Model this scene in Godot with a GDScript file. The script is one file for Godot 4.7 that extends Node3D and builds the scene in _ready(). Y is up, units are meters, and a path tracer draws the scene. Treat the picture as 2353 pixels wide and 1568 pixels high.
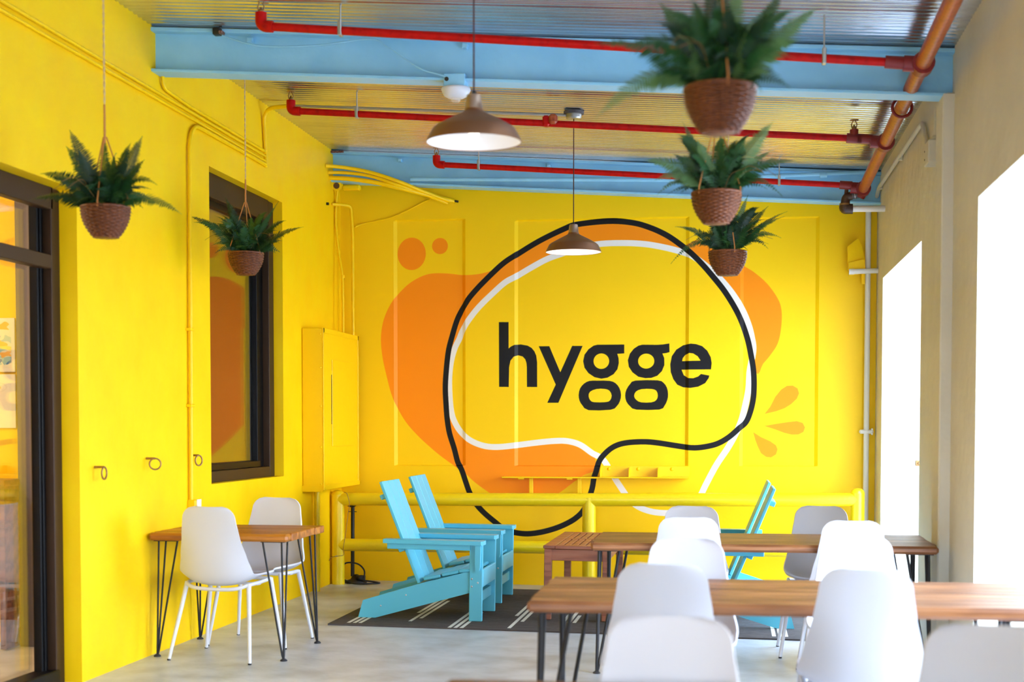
extends Node3D

const IMAGE_W := 2353.0
const IMAGE_H := 1568.0
const FOCAL := 3400.0        # focal length in pixels of the 2353 wide frame
const ROOM_W := 4.78
const BACK_H := 3.7
const SLOPE := 0.013         # the floor drains to the right
const ROOF := 0.0638         # the roof falls to the right

var mat := {}
var rng := RandomNumberGenerator.new()

func roof_y(x: float) -> float:
	return 3.865 - ROOF * x

func floor_y(x: float) -> float:
	return -SLOPE * x

func _ready():
	rng.seed = 7
	set_view()
	make_materials()
	build_room()
	build_glazing()
	build_beams()
	build_pipes()
	build_conduits()
	build_wall_fittings()
	build_lounge()
	build_dining()
	build_lamps()
	build_ferns()

# ---------------------------------------------------------------- camera, sky, light
func set_view():
	var cam := Camera3D.new()
	cam.name = "camera"
	add_child(cam)
	cam.position = Vector3(3.53, 1.42, 13.22)
	cam.rotation = Vector3(-0.04, 0.1462, 0.0)
	var at := CameraAttributesPhysical.new()
	at.frustum_focal_length = 52.0
	at.frustum_focus_distance = 11.6
	at.exposure_aperture = 2.2
	at.frustum_near = 0.05
	at.frustum_far = 400.0
	cam.attributes = at
	cam.keep_aspect = Camera3D.KEEP_HEIGHT
	cam.projection = Camera3D.PROJECTION_FRUSTUM
	cam.near = 0.05
	cam.far = 400.0
	cam.size = IMAGE_H / FOCAL * cam.near
	cam.frustum_offset = Vector2(0.0, (1114.0 - IMAGE_H / 2.0) / FOCAL * cam.near)
	cam.current = true
	var e := Environment.new()
	e.background_mode = Environment.BG_SKY
	var sm := ProceduralSkyMaterial.new()
	sm.sky_top_color = Color(0.74, 0.85, 1.0)
	sm.sky_horizon_color = Color(0.92, 0.96, 1.0)
	sm.ground_horizon_color = Color(0.86, 0.86, 0.85)
	sm.ground_bottom_color = Color(0.7, 0.7, 0.69)
	sm.sky_curve = 0.2
	var sky := Sky.new()
	sky.sky_material = sm
	e.sky = sky
	e.background_energy_multiplier = 3.2
	e.tonemap_mode = Environment.TONE_MAPPER_LINEAR
	e.tonemap_exposure = 5.5
	e.sdfgi_enabled = true
	e.ssao_enabled = true
	e.ssil_enabled = true
	var we := WorldEnvironment.new()
	we.name = "world_environment"
	we.environment = e
	add_child(we)

# ---------------------------------------------------------------- small helpers
func begin() -> SurfaceTool:
	var st := SurfaceTool.new()
	st.begin(Mesh.PRIMITIVE_TRIANGLES)
	st.set_smooth_group(0xFFFFFFFF)
	return st

func flat(st: SurfaceTool): st.set_smooth_group(0xFFFFFFFF)
func smooth(st: SurfaceTool, g := 0): st.set_smooth_group(g)

# corners run counterclockwise as seen from outside
func tri(st: SurfaceTool, a: Vector3, b: Vector3, c: Vector3):
	st.add_vertex(a); st.add_vertex(c); st.add_vertex(b)

func quad(st: SurfaceTool, a: Vector3, b: Vector3, c: Vector3, d: Vector3):
	tri(st, a, b, c); tri(st, a, c, d)

func mesh_of(st: SurfaceTool) -> ArrayMesh:
	st.generate_normals()
	return st.commit()

func part(parent: Node, called: String, shape, m: Material, label := "") -> MeshInstance3D:
	var o := MeshInstance3D.new()
	o.name = called
	o.mesh = mesh_of(shape) if shape is SurfaceTool else shape
	o.material_override = m
	o.cast_shadow = GeometryInstance3D.SHADOW_CASTING_SETTING_ON
	parent.add_child(o, true)
	if label != "": o.set_meta("label", label)
	return o

var taken := {}
func numbered(called: String) -> String:
	if not taken.has(called):
		taken[called] = 0
		return called
	taken[called] += 1
	return "%s_%03d" % [called, taken[called]]

func tag(o: Node, label: String, category: String, group := ""):
	o.set_meta("label", label)
	o.set_meta("category", category)
	if group != "": o.set_meta("group", group)

func thing(called: String, label: String, category: String, at := Vector3.ZERO, turn := 0.0, group := "") -> Node3D:
	var o := Node3D.new()
	o.name = numbered(called)
	add_child(o)
	o.position = at
	o.rotation.y = turn
	tag(o, label, category, group)
	return o

func copy_of(o: Node3D, called: String, label: String, at: Vector3, turn: float) -> Node3D:
	var c: Node3D = o.duplicate()
	c.name = numbered(called)
	add_child(c)
	c.position = at
	c.rotation = Vector3(0, turn, 0)
	c.set_meta("label", label)
	return c

func single(called: String, shape, m: Material, label: String, category: String, group := "") -> MeshInstance3D:
	var o := part(self, numbered(called), shape, m)
	tag(o, label, category, group)
	return o

func struct(called: String, shape, m: Material, label := "") -> MeshInstance3D:
	var o := part(self, called, shape, m, label)
	o.set_meta("kind", "structure")
	return o

func struct_node(called: String, label := "") -> Node3D:
	var o := Node3D.new()
	o.name = called
	add_child(o)
	o.set_meta("kind", "structure")
	if label != "": o.set_meta("label", label)
	return o

# a box with chamfered edges; b turns it
func box(st: SurfaceTool, c: Vector3, s: Vector3, bevel := 0.0, b := Basis()):
	flat(st)
	var h := s * 0.5
	var v := minf(bevel, minf(h.x, minf(h.y, h.z)) * 0.9)
	for axis in 3:
		for sg in [-1.0, 1.0]:
			var u := (axis + 1) % 3
			var w := (axis + 2) % 3
			var q := []
			for k in [[-1, -1], [1, -1], [1, 1], [-1, 1]]:
				var p := Vector3()
				p[axis] = sg * h[axis]
				p[u] = k[0] * (h[u] - v)
				p[w] = k[1] * (h[w] - v)
				q.append(c + b * p)
			if sg > 0: quad(st, q[0], q[1], q[2], q[3])
			else: quad(st, q[3], q[2], q[1], q[0])
	if v <= 0.0: return
	for axis in 3:           # edges that run along axis
		var u := (axis + 1) % 3
		var w := (axis + 2) % 3
		for su in [-1.0, 1.0]:
			for sw in [-1.0, 1.0]:
				var q := []
				for k in [[0, -1], [0, 1], [1, 1], [1, -1]]:
					var p := Vector3()
					p[axis] = k[1] * (h[axis] - v)
					if k[0] == 0:
						p[u] = su * h[u]; p[w] = sw * (h[w] - v)
					else:
						p[u] = su * (h[u] - v); p[w] = sw * h[w]
					q.append(c + b * p)
				if su * sw > 0: quad(st, q[3], q[2], q[1], q[0])
				else: quad(st, q[0], q[1], q[2], q[3])
	for sx in [-1.0, 1.0]:
		for sy in [-1.0, 1.0]:
			for sz in [-1.0, 1.0]:
				var p0 := c + b * Vector3(sx * h.x, sy * (h.y - v), sz * (h.z - v))
				var p1 := c + b * Vector3(sx * (h.x - v), sy * h.y, sz * (h.z - v))
				var p2 := c + b * Vector3(sx * (h.x - v), sy * (h.y - v), sz * h.z)
				if sx * sy * sz > 0: tri(st, p0, p1, p2)
				else: tri(st, p0, p2, p1)

func boxed(c: Vector3, s: Vector3, bevel := 0.0, b := Basis()) -> SurfaceTool:
	var st := begin()
	box(st, c, s, bevel, b)
	return st

# a tube along points; radius is one number or one per point
func tube(st: SurfaceTool, pts: Array, radius, seg := 10, caps := true):
	var n := pts.size()
	var rings := []
	var t0: Vector3 = (pts[1] - pts[0]).normalized()
	var up := Vector3.UP if absf(t0.y) < 0.9 else Vector3.RIGHT
	var x := t0.cross(up).normalized()
	for i in n:
		var t: Vector3
		if i == 0: t = (pts[1] - pts[0]).normalized()
		elif i == n - 1: t = (pts[n - 1] - pts[n - 2]).normalized()
		else: t = ((pts[i + 1] - pts[i]).normalized() + (pts[i] - pts[i - 1]).normalized()).normalized()
		x = (x - t * x.dot(t)).normalized()
		var y := t.cross(x)
		var r: float = radius[i] if radius is Array else radius
		var ring := []
		for k in seg:
			var a := TAU * k / seg
			ring.append(pts[i] + (x * cos(a) + y * sin(a)) * r)
		rings.append(ring)
	smooth(st)
	for i in n - 1:
		for k in seg:
			var k2 := (k + 1) % seg
			quad(st, rings[i][k], rings[i][k2], rings[i + 1][k2], rings[i + 1][k])
	if caps:
		flat(st)
		for k in seg:
			var k2 := (k + 1) % seg
			tri(st, pts[0], rings[0][k2], rings[0][k])
			tri(st, pts[n - 1], rings[n - 1][k], rings[n - 1][k2])

func tubed(pts: Array, radius, seg := 10) -> SurfaceTool:
	var st := begin()
	tube(st, pts, radius, seg)
	return st

# points rounded at the corners
func bend(pts: Array, r: float, steps := 5) -> Array:
	var out := [pts[0]]
	for i in range(1, pts.size() - 1):
		var a: Vector3 = pts[i - 1]
		var p: Vector3 = pts[i]
		var c: Vector3 = pts[i + 1]
		var d := minf(r, minf(a.distance_to(p), c.distance_to(p)) * 0.45)
		var s := p + (a - p).normalized() * d
		var e := p + (c - p).normalized() * d
		for k in steps + 1:
			var t := float(k) / steps
			out.append(s.lerp(p, t).lerp(p.lerp(e, t), t))
	out.append(pts[-1])
	return out

# profile of (radius, height) pairs from bottom to top on the outside, turned round an axis
func lathe(st: SurfaceTool, profile: Array, seg := 24, at := Vector3.ZERO, b := Basis(), sharp := false):
	for i in profile.size() - 1:
		if sharp: smooth(st, i + 1)
		else: smooth(st)
		for k in seg:
			var a := TAU * k / seg
			var a2 := TAU * (k + 1) / seg
			var p: Vector2 = profile[i]
			var q: Vector2 = profile[i + 1]
			var v0 := at + b * Vector3(p.x * cos(a), p.y, -p.x * sin(a))
			var v1 := at + b * Vector3(p.x * cos(a2), p.y, -p.x * sin(a2))
			var v2 := at + b * Vector3(q.x * cos(a2), q.y, -q.x * sin(a2))
			var v3 := at + b * Vector3(q.x * cos(a), q.y, -q.x * sin(a))
			if p.x > 0.0: tri(st, v0, v1, v2)
			if q.x > 0.0: tri(st, v0, v2, v3)

func lathed(profile: Array, seg := 24, at := Vector3.ZERO, b := Basis(), sharp := false) -> SurfaceTool:
	var st := begin()
	lathe(st, profile, seg, at, b, sharp)
	return st

# a flat outline (counterclockwise seen from +z of b) given thickness along b.z, starting at the front
func prism(st: SurfaceTool, outline: Array, thick: float, at := Vector3.ZERO, b := Basis()):
	flat(st)
	var pts := PackedVector2Array(outline)
	if not Geometry2D.is_polygon_clockwise(pts): pts.reverse()
	pts.reverse()
	var ids := Geometry2D.triangulate_polygon(pts)
	var n := pts.size()
	var area := 0.0
	for i in n: area += pts[i].cross(pts[(i + 1) % n])
	if area < 0: pts.reverse(); ids = Geometry2D.triangulate_polygon(pts)
	for i in range(0, ids.size(), 3):
		var p := [pts[ids[i]], pts[ids[i + 1]], pts[ids[i + 2]]]
		if (p[1] - p[0]).cross(p[2] - p[0]) < 0: p = [p[0], p[2], p[1]]
		tri(st, at + b * Vector3(p[0].x, p[0].y, 0), at + b * Vector3(p[1].x, p[1].y, 0), at + b * Vector3(p[2].x, p[2].y, 0))
		tri(st, at + b * Vector3(p[0].x, p[0].y, -thick), at + b * Vector3(p[2].x, p[2].y, -thick), at + b * Vector3(p[1].x, p[1].y, -thick))
	for i in n:
		var p := pts[i]
		var q := pts[(i + 1) % n]
		quad(st, at + b * Vector3(p.x, p.y, -thick), at + b * Vector3(q.x, q.y, -thick), at + b * Vector3(q.x, q.y, 0), at + b * Vector3(p.x, p.y, 0))

func prismed(outline: Array, thick: float, at := Vector3.ZERO, b := Basis()) -> SurfaceTool:
	var st := begin()
	prism(st, outline, thick, at, b)
	return st

# a slab in the plane u, v (facing n = u x v) with rectangular holes [u0, v0, u1, v1]
func slab(st: SurfaceTool, o: Vector3, u: Vector3, v: Vector3, us: Array, vs: Array, holes: Array, thick: float):
	flat(st)
	var n := u.cross(v).normalized()
	var cu := us.duplicate()
	var cv := vs.duplicate()
	for h in holes:
		for k in [h[0], h[2]]:
			if not k in cu: cu.append(k)
		for k in [h[1], h[3]]:
			if not k in cv: cv.append(k)
	cu.sort(); cv.sort()
	var solid := func(i: int, j: int) -> bool:
		if i < 0 or j < 0 or i >= cu.size() - 1 or j >= cv.size() - 1: return false
		var x: float = (cu[i] + cu[i + 1]) * 0.5
		var y: float = (cv[j] + cv[j + 1]) * 0.5
		for h in holes:
			if x > h[0] and x < h[2] and y > h[1] and y < h[3]: return false
		return true
	for i in cu.size() - 1:
		for j in cv.size() - 1:
			if not solid.call(i, j): continue
			var p := []
			for k in [[0, 0], [1, 0], [1, 1], [0, 1]]: p.append(o + u * cu[i + k[0]] + v * cv[j + k[1]])
			var r := []
			for q in p: r.append(q - n * thick)
			quad(st, p[0], p[1], p[2], p[3])
			quad(st, r[3], r[2], r[1], r[0])
			if not solid.call(i, j - 1): quad(st, r[0], r[1], p[1], p[0])
			if not solid.call(i + 1, j): quad(st, r[1], r[2], p[2], p[1])
			if not solid.call(i, j + 1): quad(st, r[2], r[3], p[3], p[2])
			if not solid.call(i - 1, j): quad(st, r[3], r[0], p[0], p[3])

func catmull(p: Array, per := 6, closed := true) -> PackedVector2Array:
	var out := PackedVector2Array()
	var n := p.size()
	for i in (n if closed else n - 1):
		var a: Vector2 = p[(i - 1 + n) % n] if closed else p[maxi(i - 1, 0)]
		var b: Vector2 = p[i]
		var c: Vector2 = p[(i + 1) % n]
		var d: Vector2 = p[(i + 2) % n] if closed else p[mini(i + 2, n - 1)]
		for k in per: out.append(b.cubic_interpolate(c, a, d, float(k) / per))
	if not closed: out.append(p[n - 1])
	return out

func catmull3(p: Array, per := 6) -> Array:
	var out := []
	var n := p.size()
	for i in n - 1:
		for k in per:
			out.append((p[i] as Vector3).cubic_interpolate(p[i + 1], p[maxi(i - 1, 0)], p[mini(i + 2, n - 1)], float(k) / per))
	out.append(p[n - 1])
	return out

# even-odd fill of outlines given in pixels, with soft edges
func fill_outline(img: Image, polys: Array, col: Color):
	var w := img.get_width()
	var h := img.get_height()
	var lo := Vector2(1e9, 1e9)
	var hi := Vector2(-1e9, -1e9)
	var ea := PackedVector2Array()
	var eb := PackedVector2Array()
	for poly in polys:
		for i in poly.size():
			var p: Vector2 = poly[i]
			lo = lo.min(p); hi = hi.max(p)
			ea.append(p); eb.append(poly[(i + 1) % poly.size()])
	var x0 := maxi(0, int(lo.x) - 1)
	var x1 := mini(w - 1, int(hi.x) + 1)
	for y in range(maxi(0, int(lo.y)), mini(h, int(hi.y) + 2)):
		var cover := PackedFloat32Array(); cover.resize(x1 - x0 + 3)
		var step := PackedFloat32Array(); step.resize(x1 - x0 + 3)
		var near := []
		for i in ea.size():
			if minf(ea[i].y, eb[i].y) < y + 1 and maxf(ea[i].y, eb[i].y) > y: near.append(i)
		for s in 4:
			var yy := y + (s + 0.5) / 4.0
			var xs := []
			for i in near:
				var a := ea[i]
				var b := eb[i]
				if (a.y > yy) != (b.y > yy): xs.append(clampf(a.x + (b.x - a.x) * (yy - a.y) / (b.y - a.y), x0, x1) - x0)
			xs.sort()
			for k in range(0, xs.size() - 1, 2):
				var a: float = xs[k]
				var b: float = xs[k + 1]
				var ia := int(a)
				var ib := int(b)
				if ia == ib: cover[ia] += (b - a) * 0.25
				else:
					cover[ia] += (ia + 1 - a) * 0.25
					cover[ib] += (b - ib) * 0.25
					step[ia + 1] += 0.25
					step[ib] -= 0.25
		var run := 0.0
		var full := -1
		for i in x1 - x0 + 1:
			run += step[i]
			var c := run + cover[i]
			if c > 0.995:
				if full < 0: full = i
				continue
			if full >= 0:
				img.fill_rect(Rect2i(x0 + full, y, i - full, 1), col)
				full = -1
			if c > 0.004: img.set_pixel(x0 + i, y, img.get_pixel(x0 + i, y).lerp(col, c))
		if full >= 0: img.fill_rect(Rect2i(x0 + full, y, x1 - x0 + 1 - full, 1), col)

func ribbon(line: PackedVector2Array, width: float) -> Array:
	var l := PackedVector2Array()
	var r := PackedVector2Array()
	var n := line.size()
	for i in n:
		var d := (line[(i + 1) % n] - line[(i - 1 + n) % n]).normalized().orthogonal() * width * 0.5
		l.append(line[i] + d); r.append(line[i] - d)
	return [l, r]

# ---------------------------------------------------------------- materials
func noise_tex(freq: float, ramp: Array, size := 512, seed_ := 1, octaves := 4, kind := FastNoiseLite.TYPE_SIMPLEX_SMOOTH) -> NoiseTexture2D:
	var n := FastNoiseLite.new()
	n.noise_type = kind
	n.seed = seed_
	n.frequency = freq
	n.fractal_octaves = octaves
	var t := NoiseTexture2D.new()
	t.width = size; t.height = size
	t.seamless = true
	t.noise = n
	if ramp.size() > 0:
		var g := Gradient.new()
		g.offsets = PackedFloat32Array(ramp.map(func(r): return r[0]))
		g.colors = PackedColorArray(ramp.map(func(r): return r[1]))
		t.color_ramp = g
	return t

func bump_tex(freq: float, strength: float, size := 512, seed_ := 1, octaves := 4) -> NoiseTexture2D:
	var t := noise_tex(freq, [], size, seed_, octaves)
	t.as_normal_map = true
	t.bump_strength = strength
	return t

func plain(c: Color, rough := 0.6, metal := 0.0, spec := 0.5) -> StandardMaterial3D:
	var m := StandardMaterial3D.new()
	m.albedo_color = c
	m.roughness = rough
	m.metallic = metal
	m.metallic_specular = spec
	return m

func textured(m: StandardMaterial3D, t: Texture2D, scale: Vector3, world := false) -> StandardMaterial3D:
	m.albedo_texture = t
	m.uv1_triplanar = true
	m.uv1_world_triplanar = world
	m.uv1_scale = scale
	return m

func bumpy(m: StandardMaterial3D, t: Texture2D, depth: float) -> StandardMaterial3D:
	m.normal_enabled = true
	m.normal_texture = t
	m.normal_scale = depth
	return m

func c8(r: int, g: int, b: int) -> Color:
	return Color8(r, g, b)

func make_materials():
	var wob := bump_tex(0.012, 5.0, 512, 3, 4)
	var fine := bump_tex(0.05, 3.0, 512, 5, 3)
	mat.yellow = bumpy(textured(plain(Color.WHITE, 0.45, 0.0, 0.3), noise_tex(0.006, [[0.0, c8(254, 199, 3)], [0.5, c8(255, 205, 6)], [1.0, c8(255, 210, 8)]], 512, 11), Vector3.ONE * 0.6), wob, 0.12)
	mat.yellow_gloss = bumpy(plain(c8(254, 204, 4), 0.36, 0.0, 0.35), wob, 0.25)
	mat.yellow_gloss.uv1_triplanar = true
	mat.yellow_gloss.uv1_scale = Vector3.ONE * 3.0
	mat.yellow_pipe = bumpy(plain(c8(244, 208, 18), 0.3), wob, 0.35)
	mat.yellow_pipe.uv1_triplanar = true
	mat.yellow_pipe.uv1_scale = Vector3.ONE * 4.0
	mat.cream = bumpy(textured(plain(Color.WHITE, 0.6, 0.0, 0.4), noise_tex(0.004, [[0.0, c8(208, 199, 176)], [1.0, c8(219, 210, 188)]], 512, 21), Vector3.ONE * 0.5), wob, 0.4)
	mat.white_paint = bumpy(plain(c8(232, 228, 220), 0.5), fine, 0.2)
	mat.white_paint.uv1_triplanar = true
	mat.concrete = bumpy(textured(plain(Color.WHITE, 0.38, 0.0, 0.5), noise_tex(0.006, [[0.0, c8(166, 167, 168)], [0.35, c8(180, 184, 188)], [0.6, c8(190, 194, 199)], [1.0, c8(202, 206, 211)]], 1024, 31, 5), Vector3.ONE * 0.45), fine, 0.15)
	mat.outside = textured(plain(Color.WHITE, 0.9), noise_tex(0.01, [[0.0, c8(196, 192, 186)], [1.0, c8(214, 211, 206)]], 256, 33), Vector3.ONE * 0.3)
	mat.galv = bumpy(textured(plain(Color.WHITE, 0.22, 0.92, 0.5), noise_tex(0.02, [[0.0, c8(186, 188, 192)], [0.5, c8(208, 210, 214)], [1.0, c8(224, 226, 230)]], 512, 41), Vector3(0.12, 1.4, 1.4)), fine, 0.1)
	mat.blue = bumpy(textured(plain(Color.WHITE, 0.42), noise_tex(0.01, [[0.0, c8(134, 196, 230)], [1.0, c8(150, 208, 238)]], 256, 43), Vector3.ONE), wob, 0.3)
	mat.rust = textured(plain(Color.WHITE, 0.8), noise_tex(0.06, [[0.0, c8(60, 34, 28)], [0.5, c8(110, 60, 44)], [1.0, c8(190, 190, 190)]], 256, 45), Vector3.ONE * 6)
	mat.red = textured(plain(Color.WHITE, 0.4, 0.0, 0.3), noise_tex(0.02, [[0.0, c8(140, 6, 4)], [0.4, c8(184, 8, 4)], [1.0, c8(200, 12, 6)]], 256, 47), Vector3.ONE * 3)
	mat.dark_red = plain(c8(128, 22, 18), 0.5)
	mat.orange_pipe = textured(plain(Color.WHITE, 0.42), noise_tex(0.03, [[0.0, c8(128, 48, 18)], [0.5, c8(168, 70, 26)], [1.0, c8(186, 94, 44)]], 256, 49), Vector3.ONE * 3)
	mat.steel = plain(c8(178, 176, 170), 0.35, 0.8)
	mat.brass = plain(c8(150, 112, 70), 0.4, 0.7)
	mat.black = plain(c8(26, 25, 27), 0.45)
	mat.black_steel = plain(c8(30, 28, 30), 0.5, 0.3)
	mat.bronze = plain(c8(58, 38, 22), 0.45, 0.2, 0.35)
	mat.dark_frame = plain(c8(9, 8, 10), 0.4, 0.2, 0.3)
	mat.rubber = plain(c8(40, 38, 40), 0.8)
	mat.shell = plain(c8(208, 207, 214), 0.42, 0.0, 0.5)
	mat.white_metal = plain(c8(214, 213, 218), 0.35, 0.0, 0.5)
	mat.turquoise = plain(c8(88, 186, 210), 0.42)
	mat.turquoise_dark = plain(c8(20, 120, 150), 0.5)
	mat.screw = plain(c8(205, 205, 205), 0.3, 0.7)
	mat.grey_dark = plain(c8(84, 78, 80), 0.7)
	mat.cord = textured(plain(Color.WHITE, 0.8), noise_tex(0.08, [[0.0, c8(196, 150, 96)], [1.0, c8(230, 204, 158)]], 128, 53), Vector3.ONE * 20)
	mat.strap = plain(c8(190, 120, 58), 0.7)
	mat.wicker = textured(plain(Color.WHITE, 0.5, 0.0, 0.5), noise_tex(0.03, [[0.0, c8(58, 24, 6)], [0.5, c8(110, 54, 17)], [1.0, c8(156, 90, 40)]], 256, 57), Vector3.ONE * 8)
	mat.wicker_dark = plain(c8(50, 26, 12), 0.7)
	mat.soil = plain(c8(40, 30, 20), 0.9)
	for k in 4:
		var fern := plain([c8(12, 46, 22), c8(22, 62, 28), c8(40, 84, 42), c8(92, 126, 76)][k], 0.5)
		fern.backlight_enabled = true
		fern.backlight = Color(0.12, 0.2, 0.06)
		fern.cull_mode = BaseMaterial3D.CULL_DISABLED
		mat["fern_%d" % k] = fern
	mat.dry = plain(c8(150, 110, 60), 0.8)
	mat.shade_out = plain(c8(140, 96, 64), 0.38, 0.6)
	mat.shade_cap = plain(c8(176, 150, 128), 0.3, 0.8)
	mat.shade_in = plain(c8(220, 220, 222), 0.5)
	mat.red_rim = plain(c8(176, 40, 30), 0.5)
	mat.clear = plain(Color(1, 1, 1, 0.1), 0.05)
	mat.clear.transparency = BaseMaterial3D.TRANSPARENCY_ALPHA
	mat.pane = plain(Color(0.2, 0.25, 0.24, 0.004), 0.02, 0.0, 0.8)
	mat.pane.transparency = BaseMaterial3D.TRANSPARENCY_ALPHA
	for k in 3:
		mat["teak_%d" % k] = wood([c8(96, 53, 27), c8(109, 62, 32), c8(88, 47, 23)][k], [c8(150, 95, 54), c8(160, 103, 60), c8(140, 86, 48)][k], 61 + k)
		mat["honey_%d" % k] = wood([c8(124, 66, 14), c8(138, 74, 18), c8(116, 58, 10)][k], [c8(184, 110, 30), c8(194, 120, 36), c8(174, 100, 24)][k], 71 + k)
	mat.red_wood = wood(c8(110, 54, 34), c8(164, 92, 60), 81)

func wood(dark: Color, light: Color, seed_: int) -> StandardMaterial3D:
	var m := plain(Color.WHITE, 0.42, 0.0, 0.5)
	textured(m, noise_tex(0.012, [[0.0, dark], [0.42, dark.lerp(light, 0.55)], [0.6, light], [1.0, light.lightened(0.08)]], 256, seed_, 5), Vector3(0.5, 4.0, 4.0))
	m.uv1_offset = Vector3(seed_ * 0.37, seed_ * 0.21, seed_ * 0.13)
	return m

# ---------------------------------------------------------------- the mural, painted flat on the wall
const M_BLACK := [2449,3237,2171,3215,2052,3177,1826,3072,1618,2950,1490,2865,1328,2716,1220,2603,1159,2521,1084,2389,1032,2229,996,2086,974,1885,968,1751,974,1617,984,1483,1006,1349,1048,1214,1082,1087,1120,1020,1157,913,1188,825,1225,752,1272,685,1340,616,1435,539,1503,488,1598,454,1720,441,1854,458,1989,497,2096,545,2169,592,2229,653,2269,733,2309,853,2325,946,2346,1012,2368,1092,2414,1158,2494,1225,2599,1262,2758,1274,2889,1265,3046,1241,3177,1223,3281,1226,3411,1255,3514,1312,3604,1390,3668,1449,3706,1540,3731,1657,3737,1787,3730,1917,3710,2034,3679,2177,3624,2336,3559,2467,3468,2611,3364,2742,3273,2847,3182,2939,3077,3026,2960,3106,2816,3174,2659,3220]
const M_WHITE := [2383,3038,2594,3041,2751,3031,2882,3010,3039,2972,3189,2916,3351,2794,3468,2675,3559,2558,3637,2427,3689,2297,3715,2193,3729,2099,3716,1995,3698,1891,3690,1748,3667,1618,3636,1488,3591,1371,3515,1227,3412,1069,3322,898,3270,793,3192,707,3075,649,2944,640,2826,655,2720,696,2641,762,2548,894,2481,999,2401,1118,2308,1171,2202,1244,2095,1277,1988,1281,1827,1267,1612,1240,1449,1225,1327,1235,1205,1282,1110,1362,1048,1463,1021,1557,1008,1691,1005,1852,1022,1999,1056,2119,1097,2202,1125,2269,1179,2361,1274,2480,1396,2598,1517,2703,1611,2754,1746,2832,1893,2908,2026,2955,2198,3006]
const M_BLOB_LEFT := [1414,2817,1292,2786,1156,2777,980,2796,816,2793,679,2738,569,2652,472,2533,403,2386,375,2225,388,2050,429,1861,483,1672,579,1483,703,1335,867,1187,1000,1087,1150,987,1232,913,1341,833,1463,760,1612,714,1774,716,1921,764,2029,824,2135,905,2229,972,2348,1078,2094,1529,1558,1796]
const M_BLOB_RIGHT := [3121,3007,3184,3035,3245,3049,3455,2961,3629,2831,3732,2765,3848,2660,3939,2530,3971,2426,3969,2284,3941,2142,3878,2039,3815,1962,3751,1884,3610,2254,3380,2715]
const M_DROP_A := [3829,1520,3879,1585,3922,1672,3972,1734,4022,1767,4072,1770,4115,1745,4128,1701,4109,1654,4059,1606,4002,1570,3930,1544]
const M_DROP_B := [3826,1415,3938,1435,4031,1449,4110,1458,4161,1442,4182,1402,4168,1362,4125,1340,4068,1338,4003,1354,3916,1387]
const M_DROP_C := [3732,1361,3801,1317,3881,1281,3932,1244,3946,1208,3932,1164,3889,1137,3846,1142,3802,1174,3773,1233,3751,1292]
const M_H := [1464,2350,1552,2349,1552,2111,1573,2129,1605,2144,1659,2149,1723,2137,1759,2116,1783,2087,1801,2047,1808,1988,1809,1766,1717,1767,1716,1944,1712,1985,1701,2016,1678,2041,1637,2052,1598,2039,1569,2003,1557,1945,1553,1767,1466,1768]
const M_Y := [1824,2131,1919,2131,2019,1896,2126,2132,2219,2131,2002,1624,1902,1624,1978,1787]
const M_G1 := [2592,2141,2592,2062,2530,2059,2542,2019,2544,1975,2532,1922,2497,1877,2443,1847,2389,1838,2327,1852,2273,1888,2237,1937,2225,1995,2237,2053,2273,2101,2317,2132,2353,2141]
const M_G1_LOOP := [2282,1818,2354,1820,2461,1818,2515,1797,2550,1753,2565,1695,2555,1637,2524,1588,2471,1560,2274,1557,2220,1598,2193,1642,2185,1692,2197,1750,2233,1794]
const M_G1_EYE := [2345,1746,2417,1747,2461,1731,2482,1686,2466,1642,2426,1628,2327,1627,2291,1642,2274,1682,2287,1722]
const M_G2 := [2992,2147,2994,2071,2966,2063,2931,2059,2948,2017,2949,1955,2927,1902,2887,1862,2834,1843,2781,1841,2719,1854,2666,1894,2634,1943,2625,2001,2643,2059,2678,2103,2718,2129,2753,2138,2886,2136,2939,2139]
const M_G2_LOOP := [2692,1819,2887,1821,2941,1800,2972,1756,2983,1698,2976,1645,2950,1592,2906,1561,2702,1561,2649,1588,2613,1633,2602,1686,2613,1739,2648,1792]
const M_G2_EYE := [2746,1743,2835,1745,2879,1729,2893,1685,2879,1645,2835,1625,2746,1625,2702,1646,2681,1681,2697,1721]
const M_E := [3360,1915,3366,1970,3357,2023,3326,2080,3282,2120,3229,2138,3181,2143,3115,2130,3054,2091,3015,2034,3001,1963,3006,1893,3029,1831,3064,1782,3117,1758,3179,1752,3249,1763,3310,1794,3340,1838,3346,1860,3273,1874,3248,1852,3205,1837,3161,1839,3121,1865,3101,1914]
const M_E_EYE := [3105,1989,3270,1992,3243,2032,3203,2057,3168,2061,3133,2044,3111,2016]

func outline(list: Array, smooth_per := 0, closed := true) -> PackedVector2Array:
	var k := 2048.0 / ROOM_W
	var p := []
	for i in range(0, list.size(), 2): p.append(Vector2(list[i] * 0.001 * k, (BACK_H - list[i + 1] * 0.001) * k))
	return catmull(p, smooth_per, closed) if smooth_per > 0 else PackedVector2Array(p)

func disc(c: Vector2, rx: float, ry: float, n := 32) -> PackedVector2Array:
	var k := 2048.0 / ROOM_W
	var p := PackedVector2Array()
	for i in n: p.append(Vector2((c.x + rx * cos(TAU * i / n)) * k, (BACK_H - c.y + ry * sin(TAU * i / n)) * k))
	return p

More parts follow.
